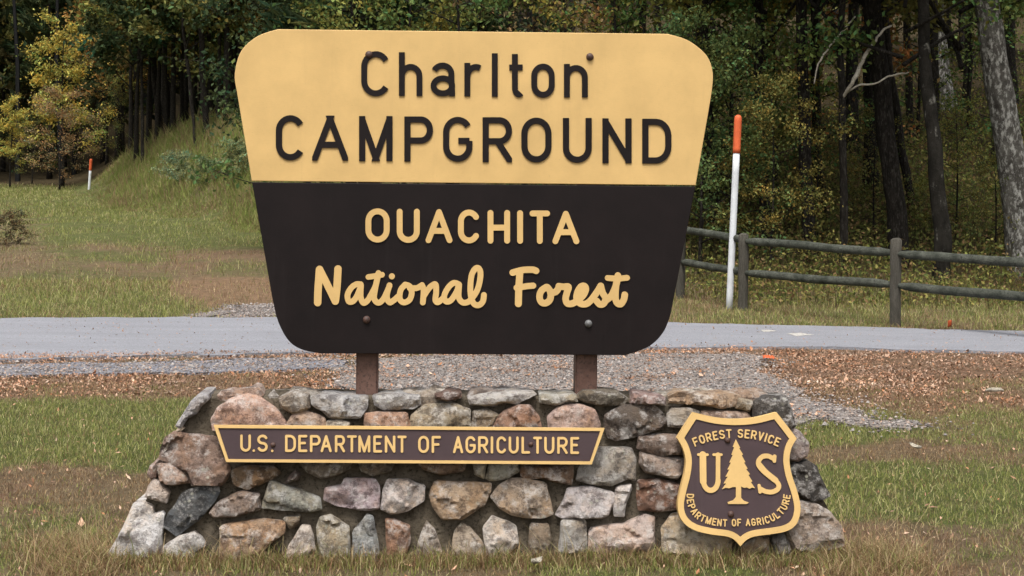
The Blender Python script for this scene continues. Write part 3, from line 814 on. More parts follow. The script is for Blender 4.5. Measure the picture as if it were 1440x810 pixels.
def stone_mesh(poly, to3, bulge, depth, seed, step=0.0145, tilt=0.5, grow=1.075):
    """poly in (u,v) metres; to3(u,v,h) gives the place of a point h metres proud of the bedding face"""
    rnd = random.Random(seed)
    ol = resample_poly(poly, 0.004, step * 0.95, seed * 1.37)
    A_ = np.array(ol); c = A_.mean(0); ol = [c + (p - c) * grow for p in ol]; A_ = np.array(ol); size = float(np.mean(np.hypot(*(A_ - c).T)))
    x0, y0 = A_.min(0); x1, y1 = A_.max(0)
    gx, gy = np.meshgrid(np.arange(x0, x1, step), np.arange(y0, y1, step))
    gx = gx + (np.arange(gx.shape[0]) % 2)[:, None] * step * 0.5
    r2 = np.random.default_rng(seed); gx = gx + r2.normal(0, step * .12, gx.shape); gy = gy + r2.normal(0, step * .12, gy.shape)
    ins = in_poly(gx, gy, [tuple(p) for p in ol])
    px, py = gx[ins], gy[ins]
    def edge_d(qx, qy):
        d = np.full(qx.shape, 9.0)
        for a, b in zip(ol, ol[1:] + ol[:1]): d = np.minimum(d, seg_dist(qx, qy, a, b))
        return d
    dd = edge_d(px, py); k = dd > step * 0.5; px, py, dd = px[k], py[k], dd[k]
    pts = [Vector(p) for p in ol] + [Vector((a, b)) for a, b in zip(px, py)]
    n = len(ol)
    res = mgeo.delaunay_2d_cdt(pts, [(i, (i + 1) % n) for i in range(n)], [], 1, 1e-6)
    vo, fo, orig = res[0], res[2], res[3]
    qx = np.array([p[0] for p in vo]); qy = np.array([p[1] for p in vo]); qd = edge_d(qx, qy)
    rim = min(0.02, size * 0.3)
    t = np.clip(qd / rim, 0, 1); prof = np.sqrt(np.maximum(0, 1 - (1 - t) ** 2))
    facet = np.full(qx.shape, 1.0)
    for j in range(5):
        an = rnd.uniform(0, 6.28); sl = rnd.uniform(0.05, tilt) * (1 if j else 0.5); off = rnd.uniform(0.1, 0.5) * size * sl if j else 0
        facet = np.minimum(facet, off - sl * ((qx - c[0]) * math.cos(an) + (qy - c[1]) * math.sin(an)))
    facet = np.clip(facet, -bulge * 0.7, bulge * 0.6)
    ncell = 4 + int(size / 0.02)
    cc = [(c[0] + rnd.uniform(-1.3, 1.3) * size, c[1] + rnd.uniform(-1.3, 1.3) * size, rnd.uniform(-.006, .006), rnd.uniform(-.16, .16), rnd.uniform(-.16, .16)) for _ in range(ncell)]
    D = np.stack([np.hypot((qx - k[0]) * 1.0, (qy - k[1]) * 1.5) for k in cc]); ci = np.argmin(D, 0); K = np.array(cc)[ci]
    facet = facet + K[:, 2] + K[:, 3] * (qx - K[:, 0]) + K[:, 4] * (qy - K[:, 1])
    ns = np.array([mnoise.noise(Vector((a * 16 + seed, b * 16, seed * .7))) * 0.009 + abs(mnoise.noise(Vector((a * 34 + seed, b * 34, seed * .3)))) * -0.010 for a, b in zip(qx, qy)])
    h = prof * (bulge + facet + ns)
    V = [to3(a, b, hh) for a, b, hh in zip(qx, qy, h)]
    Fc = [tuple(f) for f in fo]
    # boundary ring -> skirt into the wall
    ed = {}
    for f in Fc:
        for a, b in zip(f, f[1:] + f[:1]): ed[(a, b)] = ed.get((a, b), 0) + 1
    bd = [(a, b) for (a, b) in ed if (b, a) not in ed]
    mp = {}
    for a, b in bd:
        for i in (a, b):
            if i not in mp:
                mp[i] = len(V); q = c + (np.array([qx[i], qy[i]]) - c) * 0.93; V.append(to3(q[0], q[1], -depth))
    for a, b in bd: Fc.append((b, a, mp[a], mp[b]))
    ring = []; nx_ = {a: b for a, b in bd}; s0 = bd[0][0]; k0 = s0
    for _ in range(len(bd)):
        ring.append(mp[k0]); k0 = nx_.get(k0, s0)
        if k0 == s0: break
    Fc.append(tuple(ring))
    me = pymesh("stone", V, Fc, True)
    bm = bmesh.new(); bm.from_mesh(me); bmesh.ops.recalc_face_normals(bm, faces=bm.faces[:]); bm.to_mesh(me); bm.free()
    me.set_sharp_from_angle(angle=math.radians(30))
    return me

STONES = [  # outline as seen in the photo, colour of the stone
 ([(276,556),(290,557),(291,564),(281,573),(275,583),(262,590),(254,603),(246,599),(257,582),(268,565)], (150,148,152)),
 ([(298,592),(306,575),(322,564),(348,556),(364,562),(384,576),(400,597),(398,606),(300,606)], (190,152,132)),
 ([(233,618),(247,609),(262,613),(300,617),(312,630),(316,645),(321,662),(313,678),(308,683),(268,683),(262,666),(236,651),(225,648),(226,636)], (138,112,96)),
 ([(219,656),(235,654),(260,669),(265,680),(240,684),(224,679)], (160,132,114)),
 ([(228,640),(238,615),(250,602),(256,606),(240,617),(233,634)], (175,160,140)),
 ([(205,668),(209,657),(219,652),(218,664),(217,673),(210,676)], (150,122,108)),
 ([(215,675),(226,684),(235,695),(232,709),(216,705),(202,701),(206,687)], (188,168,152)),
 ([(200,712),(212,717),(213,727),(224,724),(227,728),(224,752),(223,778),(205,786),(170,786),(152,780),(168,752),(180,727),(186,712)], (198,194,192)),
 ([(288,684),(304,686),(306,695),(297,710),(278,733),(257,748),(247,754),(229,740),(236,724),(247,710),(256,694)], (84,87,90)),
 ([(271,751),(281,759),(287,769),(272,779),(269,790),(247,790),(224,780),(228,771),(250,757)], (186,180,174)),
 ([(324,664),(345,657),(380,658),(392,667),(380,676),(348,690),(329,683)], (132,106,76)),
 ([(294,723),(307,707),(338,693),(362,698),(364,717),(334,728),(300,730)], (138,120,108)),
 ([(380,679),(414,690),(447,702),(450,717),(432,722),(400,719),(369,716),(373,698)], (140,140,130)),
 ([(484,676),(525,676),(532,686),(531,717),(508,719),(473,712),(456,704),(459,688),(479,686)], (166,146,150)),
 ([(544,677),(571,677),(596,686),(595,705),(574,719),(550,724),(536,717),(539,693)], (190,180,175)),
 ([(613,679),(651,681),(689,682),(688,695),(679,712),(651,731),(623,731),(611,715),(605,698)], (168,142,112)),
 ([(692,700),(703,686),(720,676),(741,676),(767,683),(771,698),(777,724),(765,729),(737,729),(720,726),(703,715)], (168,148,126)),
 ([(800,689),(831,687),(862,695),(863,708),(855,726),(844,731),(793,729),(784,724),(794,707)], (182,172,170)),
 ([(867,689),(888,684),(889,690),(882,708),(879,727),(865,727),(864,710)], (188,180,176)),
 ([(900,679),(929,676),(955,684),(958,708),(953,717),(927,721),(900,719),(897,698)], (128,92,72)),
 ([(832,746),(851,742),(879,740),(907,727),(919,730),(920,764),(915,775),(867,780),(831,776)], (184,162,150)),
 ([(791,734),(824,734),(826,778),(786,780)], (152,146,138)),
 ([(746,740),(772,740),(775,757),(773,785),(744,785)], (128,112,92)),
 ([(692,729),(713,736),(725,743),(729,767),(706,788),(686,788),(683,764),(680,745)], (192,182,172)),
 ([(649,739),(661,745),(679,767),(680,788),(634,788),(639,752)], (158,140,118)),
 ([(599,736),(611,748),(620,774),(620,788),(584,788),(589,762)], (152,136,118)),
 ([(542,733),(554,733),(575,743),(577,760),(570,784),(545,784),(543,753)], (150,114,90)),
 ([(515,727),(523,729),(530,757),(533,790),(496,793),(496,750)], (134,137,136)),
 ([(464,727),(475,734),(490,745),(491,784),(471,790),(450,784),(445,746),(450,731)], (152,142,120)),
 ([(423,742),(435,744),(439,758),(442,775),(426,788),(400,788),(406,769)], (188,172,156)),
 ([(310,742),(366,733),(397,737),(397,752),(380,766),(362,780),(334,790),(309,786)], (168,136,104)),
 ([(397,731),(421,729),(419,738),(407,747)], (140,124,100)),
 ([(414,663),(421,670),(419,677),(399,682),(404,673)], (108,90,80)),
 ([(418,648),(495,648),(490,662),(476,668),(452,674),(433,666)], (120,110,96)),
 ([(503,648),(555,648),(548,664),(524,671),(508,664)], (118,107,92)),
 ([(584,648),(655,648),(652,664),(622,669),(597,663)], (132,106,82)),
 ([(664,650),(685,650),(681,675),(667,668)], (172,166,146)),
 ([(690,650),(728,650),(730,664),(715,675),(690,678),(684,674)], (160,157,140)),
 ([(734,656),(805,656),(806,668),(803,682),(794,682),(767,675),(735,674)], (134,106,82)),
 ([(817,660),(830,646),(844,632),(886,632),(893,646),(893,677),(882,675),(860,684),(832,682),(813,676)], (156,150,142)),
 ([(853,585),(879,571),(919,571),(934,585),(938,594),(929,604),(895,615),(870,620),(858,616),(853,601)], (94,82,72)),
 ([(900,616),(922,613),(953,613),(962,640),(933,642),(912,638),(898,632)], (126,106,92)),
 ([(903,638),(933,645),(962,646),(963,663),(953,675),(929,670),(910,666),(901,654)], (152,136,126)),
 ([(392,561),(414,552),(433,557),(435,576),(411,583),(394,573)], (142,130,116)),
 ([(437,561),(452,557),(515,560),(513,575),(504,589),(464,589),(451,578),(439,570)], (152,150,150)),
 ([(524,559),(559,555),(588,558),(590,570),(580,576),(540,578),(528,571)], (142,140,140)),
 ([(612,555),(629,551),(648,555),(648,561),(629,566),(613,561)], (104,78,66)),
 ([(661,560),(690,554),(735,553),(753,555),(742,562),(726,570),(708,568),(690,572),(664,570)], (168,162,156)),
 ([(760,556),(810,556),(812,566),(780,571),(761,568)], (150,146,134)),
 ([(813,561),(824,551),(870,553),(884,561),(876,571),(846,572),(827,568)], (108,98,82)),
 ([(893,554),(910,556),(936,561),(936,571),(917,570),(889,570)], (142,116,110)),
 ([(945,559),(957,553),(1040,557),(1036,571),(1016,576),(988,571),(945,568)], (160,134,106)),
 ([(1039,561),(1060,564),(1061,573),(1055,580),(1037,576)], (150,140,122)),
 ([(1063,566),(1080,559),(1108,560),(1114,575),(1120,601),(1108,604),(1080,600),(1062,590)], (78,74,70)),
 ([(940,584),(947,576),(972,576),(985,580),(985,605),(942,602)], (150,140,126)),
 ([(990,579),(1050,581),(1056,588),(1050,596),(988,596)], (162,136,116)),
 ([(400,603),(412,583),(430,580),(455,590),(458,606),(402,608)], (168,142,122)),
 ([(459,594),(478,592),(490,596),(490,608),(459,608)], (172,162,146)),
 ([(514,584),(530,581),(571,582),(577,606),(513,608)], (168,130,104)),
 ([(580,585),(599,571),(637,569),(659,578),(660,602),(579,606)], (152,140,118)),
 ([(690,606),(700,590),(712,578),(730,571),(745,572),(757,588),(762,606)], (150,116,96)),
 ([(664,606),(665,580),(685,577),(702,585),(688,605)], (130,116, 96)),
 ([(772,587),(786,575),(801,570),(820,571),(836,578),(844,600),(840,608),(774,608)], (178,150,138)),
 ([(1090,606),(1110,601),(1127,609),(1139,625),(1137,642),(1124,650),(1108,647),(1092,640)], (152,136,130)),
 ([(1106,662),(1117,657),(1139,651),(1151,659),(1158,679),(1168,698),(1160,703),(1144,707),(1127,697),(1105,692)], (66,62,58)),
 ([(1110,708),(1145,710),(1168,722),(1184,742),(1188,768),(1150,778),(1118,774),(1106,748)], (152,136,122)),
 ([(934,746),(948,726),(975,722),(1020,735),(1028,764),(1026,784),(981,785),(936,778)], (178,162,136)),
 ([(1046,771),(1065,752),(1082,758),(1086,782),(1048,784)], (160,138,110)),
 ([(1090,762),(1104,752),(1112,762),(1116,780),(1092,782)], (152,146,140)),
 ([(968,600),(1030,600),(1036,650),(1000,656),(968,652)], (130,110,95)), ([(1042,604),(1086,608),(1088,650),(1042,655)], (120,112,104)),
 ([(966,668),(1030,662),(1032,712),(966,716)], (140,128,112)), ([(1040,664),(1098,666),(1100,742),(1042,736)], (136,118,100)),
 ([(325,616),(400,616),(396,645),(332,645)], (132,110,96)), ([(408,616),(500,617),(498,640),(410,640)], (128,118,108)), ([(508,616),(600,618),(598,640),(508,640)], (140,120,100)),
 ([(608,618),(700,618),(698,642),(610,640)], (134,124,110)), ([(708,618),(800,620),(806,645),(712,644)], (126,108,94)),
]

def build_plinth():
    root = empty("stone_plinth", WALL_ROOT, (0, 0, YAW))
    tag(root, "low sloping-ended plinth of mixed field stones set in mortar under the campground sign", "stone wall")
    k = P_WALL.k
    def to3(u, v, h):
        z = v / k; return Vector((u, 0.03 + BATTER * z - h, z))
    # mortar core
    uv = lambda l: [P_WALL.uv(*p) for p in l]
    prof = [(158, 800), (172, 768), (205, 700), (232, 640), (262, 588), (283, 562), (1104, 565), (1118, 605), (1138, 650), (1160, 700), (1186, 755), (1196, 800)]
    pu = uv(prof); T = 0.42
    ol = resample_poly(pu, 0.006, 0.03, 5.0)
    A_ = np.array(ol); gx, gy = np.meshgrid(np.arange(A_[:, 0].min(), A_[:, 0].max(), 0.022), np.arange(A_[:, 1].min(), A_[:, 1].max(), 0.022))
    ins = in_poly(gx, gy, [tuple(p) for p in ol]); n = len(ol)
    res = mgeo.delaunay_2d_cdt([Vector(p) for p in ol] + [Vector((a, b)) for a, b in zip(gx[ins], gy[ins])], [(i, (i + 1) % n) for i in range(n)], [], 1, 1e-6)
    V, Fc = [], [tuple(f) for f in res[2]]
    for p in res[0]:
        q = Vector((p[0] * 9, p[1] * 9, 2)); V.append(to3(p[0], p[1], -0.042 + mnoise.noise(q) * 0.009 + mnoise.noise(q * 3.3) * 0.005))
    nv = len(V)
    ed = {}
    for f in Fc:
        for a, b in zip(f, f[1:] + f[:1]): ed[(a, b)] = 1
    bd = [(a, b) for (a, b) in ed if (b, a) not in ed]
    ND = 14; layers = [{}]
    for a, b in bd:
        layers[0][a] = a; layers[0][b] = b
    for j in range(1, ND + 1):
        mp = {}
        for i in layers[0]:
            p = V[i]; t = j / ND
            w = Vector((p.x * 11, t * 6, p.z * 11))
            y = p.y + (T - 2 * BATTER * p.z * 0.8) * t
            top = p.z > 0.72
            mp[i] = len(V); V.append(Vector((p.x + (mnoise.noise(w) * 0.012), y, p.z + (0.014 * mnoise.noise(w * 1.3) + 0.012 * math.sin(t * 3.14) if top else 0))))
        layers.append(mp)
    for j in range(ND):
        for a, b in bd: Fc.append((b, a, layers[j + 1][a], layers[j + 1][b])) if j == 0 else Fc.append((layers[j][b], layers[j][a], layers[j + 1][a], layers[j + 1][b]))
    nx_ = {a: b for a, b in bd}; s0 = bd[0][0]; k0 = s0; ring = []
    for _ in range(len(bd)):
        ring.append(layers[ND][k0]); k0 = nx_.get(k0, s0)
        if k0 == s0: break
    Fc.append(tuple(ring))
    me = pymesh("mortar_core", V, Fc, True)
    bm = bmesh.new(); bm.from_mesh(me); bmesh.ops.recalc_face_normals(bm, faces=bm.faces[:]); bm.to_mesh(me); bm.free()
    obj("mortar_core", me, M_MORTAR, root)
    for i, (poly, c) in enumerate(STONES):
        cy = sum(p[1] for p in poly) / len(poly); cx = sum(p[0] for p in poly) / len(poly)
        end = cx < 235 + (780 - cy) * 0.0 + max(0, (640 - cy)) * 0.6 or cx > 1100
        topr = min(p[1] for p in poly) < 562
        rr = random.Random(i * 7 + 1)
        bulge = rr.uniform(0.026, 0.042)
        depth = 0.26 if end else (0.16 if topr else 0.05)
        col = lin(*c); gm = sum(col) / 3; col = tuple((x * 0.78 + gm * 0.22) * 1.32 for x in col)
        o = obj("stone", stone_mesh(uv(poly), to3, bulge, depth, i + 1), M_STONE, root, col)
    # flat stones bedded on top, behind the front edge
    rr = random.Random(3)
    u0, v0 = P_WALL.uv(300, 560); u1, _ = P_WALL.uv(1100, 562)
    ztop = v0 / k
    pl_u = [P_BOARD.uv(515, 550)[0], P_BOARD.uv(826, 550)[0]]
    x = u0 + 0.0
    cols = [(176,152,138), (168,160,150), (184,172,158), (150,140,134), (190,180,165), (172,150,132)]
    i = 0
    while x < u1 - 0.1:
        w = rr.uniform(0.2, 0.36); w = min(w, u1 - x)
        clash = any(x - 0.08 < p < x + w + 0.08 for p in pl_u)
        y0, y1 = (0.165, 0.2) if False else (0.155, rr.uniform(0.34, 0.39))
        segs = [(y0, y1)] if not clash else []
        for ya, yb in segs:
            po = [(x + rr.uniform(0, .03), ya + rr.uniform(0, .02)), (x + w * .5, ya + rr.uniform(-.015, .015)), (x + w - rr.uniform(.01, .03), ya + rr.uniform(0, .03)), (x + w - rr.uniform(0.01, .02), yb - rr.uniform(0, .04)), (x + w * .4, yb + rr.uniform(-.02, .01)), (x + rr.uniform(0, .03), yb - rr.uniform(0, .03))]
            zz = ztop + 0.014
            f3 = lambda a, b, h, zz=zz: Vector((a, b, zz - 0.012 + h))
            obj("cap_stone", stone_mesh(po, f3, rr.uniform(0.012, 0.028), 0.05, 300 + i, 0.02, 0.15), M_STONE, root, tuple(q * 0.9 for q in lin(*cols[i % 6])))
            i += 1
        x += w + 0.02
    return root
# ------------------------------------------------------------------ fence, markers, small things by the road
def build_fence():
    posts = [((2.80, 22.3), 1.16), ((3.51, 20.42), 1.13), ((5.20, 18.27), 1.16), ((6.95, 16.05), 1.14), ((8.7, 13.9), 1.14)]
    root = empty("rail_fence", (posts[1][0][0], posts[1][0][1], 0))
    tag(root, "weathered wooden two rail fence along the far side of the road by the woods", "fence")
    L = root.location
    for i, ((x, y), h) in enumerate(posts):
        pts = [Vector((x + 0.004 * math.sin(k * 2 + i), y, -0.2 + (h + 0.2) * k / 9)) - L for k in range(10)] + [Vector((x, y, h + 0.025)) - L]
        v, f = tube_np(pts, [0.076] * 9 + [0.074, 0.045], 12, 0.07, i * 3.1)
        obj("post", pymesh("post", v, f, True), M_POST, root)
    hts = [[(1.14, 1.06), (1.04, 0.985), (0.97, 0.955), (0.95, 0.95)], [(.61, .575), (.56, .555), (.545, .52), (.52, .52)]]
    for r in range(2):
        for s in range(4):
            (xa, ya), (xb, yb) = posts[s][0], posts[s + 1][0]; za, zb = hts[r][s]
            N = 22; pts = []; rad = []
            for k in range(N + 1):
                t = k / N; wob = 0.012 * math.sin(t * 4 + r * 2 + s) + 0.004 * math.sin(t * 11 + s * 4 + r)
                pts.append(Vector((xa + (xb - xa) * t, ya + (yb - ya) * t - 0.01, za + (zb - za) * t + wob * (1 - abs(2 * t - 1)))) - L)
                e = min(t, 1 - t) * math.hypot(xb - xa, yb - ya)
                rad.append(0.030 + 0.030 * min(1, max(0, (e - 0.06) / 0.12)))
            v, f = tube_np(pts, rad, 12, 0.09, r * 5.3 + s * 1.7)
            obj("rail", pymesh("rail", v, f, True), M_WOOD, root)
    return root

def marker(base, top, r, label, white_frac, group=None):
    root = empty("marker_pole", base); tag(root, label, "marker pole", group)
    d = Vector(top) - Vector(base); up = d.normalized()
    def seg(name, t0, t1, mat, rr, dome=False):
        ts = [t0 + (t1 - t0) * k / 8 for k in range(9)]
        pts = [d * t for t in ts]; rad = [rr] * 9
        if dome: pts += [d * t1 + up * rr * 0.5, d * t1 + up * rr * 0.9]; rad += [rr * 0.85, rr * 0.4]
        v, f = tube_np(pts, rad, 14); obj(name, pymesh(name, v, f, True), mat, root)
    seg("pole", -0.04, white_frac, M_WHITE, r); seg("top_sleeve", white_frac - 0.003, 0.995, M_ORANGE, r * 1.12, True)
    return root

def build_small():
    b = gp(1025.5, 433.5); b = Vector((b.x, b.y, b.z))
    t = at(1038, 165, b.y + 0.03)
    m = marker(b, t, 0.052, "tall leaning white marker pole with orange top in front of the fence", 0.815)
    r = ray(125, 259); d = 73.0; x = r.x * d; z = gz(x, d)
    base = Vector((x, d, z)); marker(base, at(128, 225, d), 0.072, "small distant white marker pole with red orange top at the edge of the left woods", 0.7)
    # survey flag on a wire beside the fence
    g = gp(1338, 463); fl = empty("marking_flag", g); tag(fl, "small orange flag on a thin wire standing at the road edge by the fence", "flag")
    v, f = tube_np([(0, 0, -0.03), (0.004, 0, 0.13)], [0.003, 0.003], 6); obj("wire_stake", pymesh("wire_stake", v, f), M_STEEL, fl)
    V, Fc = [], []
    for k in range(5):
        for j in range(4):
            V.append((0.004 - 0.055 * k / 4, 0.012 * math.sin(k * 1.6), 0.035 + 0.09 * j / 3 - 0.01 * k / 4))
    for k in range(4):
        for j in range(3): Fc.append((k * 4 + j, k * 4 + j + 1, k * 4 + j + 5, k * 4 + j + 4))
    me = pymesh("cloth", V, Fc, True); o = obj("cloth", me, M_ORANGE, fl); md = o.modifiers.new("thick", 'SOLIDIFY'); md.thickness = 0.003
    # scrap of orange tape lying in the leaves
    g = gp0(1080, 508)
    V, Fc = [], []
    for k in range(9):
        t = k / 8
        for j in range(3):
            V.append((-0.055 + 0.11 * t, (j - 1) * (0.03 + 0.02 * math.sin(k * 2.1)) - 0.06 * t, 0.028 + 0.02 * abs(math.sin(k * 1.3 + j)) + 0.01 * j))
    for k in range(8):
        for j in range(2): Fc.append((k * 3 + j, k * 3 + j + 1, k * 3 + j + 4, k * 3 + j + 3))
    o = obj("marking_tape", pymesh("marking_tape", V, Fc, True), M_ORANGE); o.location = g
    md = o.modifiers.new("thick", 'SOLIDIFY'); md.thickness = 0.004
    tag(o, "crumpled scrap of orange marking tape lying on the gravel's edge", "tape")
    # pale wood chip in the leaves
    g = gp0(1399, 553)
    v, f = tube_np([(-0.085, 0, 0.012), (-0.05, 0.01, 0.018), (0, 0, 0.02), (0.05, 0.012, 0.02), (0.09, 0.02, 0.012)], [0.006, 0.018, 0.02, 0.016, 0.005], 8, 0.35, 4.0)
    o = obj("wood_chip", pymesh("wood_chip", v, f), M_DEADWOOD); o.location = g + Vector((0, 0, 0.012)); tag(o, "pale splinter of wood lying in orange leaves at the right edge", "wood chip")
    for px, py, s, lab in ((1288, 637, 0.05, "pale curled leaf lying on brown grass right of the plinth"), (750, 788, 0.05, "pale curled leaf lying at the foot of the plinth in the middle")):
        g = gp0(px, py); V, Fc = [], []
        if py > 700: g.y = 6.50
        for k in range(7):
            t = k / 6; w = 0.45 * math.sin(math.pi * min(1, t * 0.9 + 0.08)); 
            for j in (-1, 0, 1): V.append(((t - 0.5) * 2 * s, j * w * s, 0.035 + (0.35 * abs(j) + 0.6 * (t - 0.5) ** 2 * 2) * s))
        for k in range(6):
            for j in range(2): Fc.append((k * 3 + j, k * 3 + j + 1, k * 3 + j + 4, k * 3 + j + 3))
        o = obj("fallen_leaf", pymesh("fallen_leaf", V, Fc, True), M_DEADWOOD); o.location = g; o.rotation_euler = (0.2, 0.1, px * 0.37)
        md = o.modifiers.new("thick", 'SOLIDIFY'); md.thickness = 0.002
        tag(o, lab, "leaf")

# ------------------------------------------------------------------ leaves, blades and other small pieces in bulk
def leaf_cloud(C, size, rs, tint, flat=0.0, aspect=0.55, axis=None, droop=0.0):
    n = len(C); a = rs.normal(size=(n, 3))
    if axis is not None: a = a * 0.5 + axis
    a[:, 2] -= droop
    a /= np.linalg.norm(a, axis=1, keepdims=True) + 1e-9
    nrm = rs.normal(size=(n, 3)); nrm[:, 2] += flat * 2
    b = np.cross(nrm, a); b /= np.linalg.norm(b, axis=1, keepdims=True) + 1e-9
    nn = np.cross(a, b)
    L = size[:, None]; w = L * aspect * 0.5
    v = np.stack([C - a * L * .5, C + b * w + nn * w * .25, C + a * L * .5, C - b * w + nn * w * .25], 1).reshape(-1, 3)
    return v, np.arange(n * 4).reshape(-1, 4), np.repeat(tint, 4, 0)

def blades(x, y, z, h, w, col, rs, lean=0.45, leandir=None):
    n = len(x); an = rs.uniform(0, 2 * math.pi, n); ln = rs.uniform(0.1, 1, n) * lean * h
    la = rs.uniform(0, 2 * math.pi, n) if leandir is None else leandir
    bx, by = np.cos(an) * w * .5, np.sin(an) * w * .5
    lx, ly = np.cos(la) * ln, np.sin(la) * ln
    base = np.stack([x, y, z], 1)
    d = np.stack([bx, by, np.zeros(n)], 1)
    mid = base + np.stack([lx * .35, ly * .35, h * .55], 1); tip = base + np.stack([lx, ly, h * (1 - 0.25 * lean * rs.uniform(0, 1, n))], 1)
    v = np.stack([base - d, base + d, mid + d * .8, mid - d * .8, tip + d * .12, tip - d * .12], 1).reshape(-1, 3)
    k = np.arange(n)[:, None] * 6
    f = np.concatenate([k + np.array([0, 1, 2, 3]), k + np.array([3, 2, 4, 5])], 0)
    return v, f, np.repeat(col, 6, 0)

def cat(parts):
    V, Fc, Cc = [], [], []; o = 0
    for v, f, c in parts: V.append(v); Fc.append(f + o); Cc.append(c); o += len(v)
    return np.concatenate(V), np.concatenate(Fc), np.concatenate(Cc)

PATCHES = []
def on_paved(x, y):
    px, py = project(x, y, np.zeros_like(x)); m = np.zeros(x.shape, bool)
    for poly in (ROAD_PX, DRIVE_PX, SHOULDER_PX, GRAVEL_FAR_PX): m |= in_poly(px, py, poly)
    return m
def in_plinth(x, y, pad=0.0):
    c, s = math.cos(YAW), math.sin(YAW); lx = (x - WALL_ROOT.x) * c + (y - WALL_ROOT.y) * s; ly = -(x - WALL_ROOT.x) * s + (y - WALL_ROOT.y) * c
    return (lx > -1.97 - pad) & (lx < 1.66 + pad) & (ly > 0.02 - pad) & (ly < 0.46 + pad)

GREENS = np.array([(0.25, 0.27, 0.08), (0.34, 0.345, 0.115), (0.165, 0.20, 0.055), (0.47, 0.44, 0.21)])
STRAWS = np.array([(0.38, 0.265, 0.145), (0.28, 0.175, 0.095), (0.48, 0.37, 0.22), (0.18, 0.115, 0.065)])
LEAFS = np.array([(0.29, 0.165, 0.105), (0.22, 0.128, 0.083), (0.33, 0.205, 0.14), (0.13, 0.078, 0.053), (0.28, 0.135, 0.07), (0.36, 0.25, 0.18)])

def pick(pal, n, rs, var=0.32): return pal[rs.integers(0, len(pal), n)] * rs.uniform(1 - var, 1 + var, (n, 1))

def wedge(n, rs, y0, y1, kx=0.42, pad=0.4, x0=None, x1=None):
    y = np.sqrt(rs.uniform(y0 * y0, y1 * y1, n)); x = rs.uniform(-1, 1, n) * (y * kx + pad); return x, y

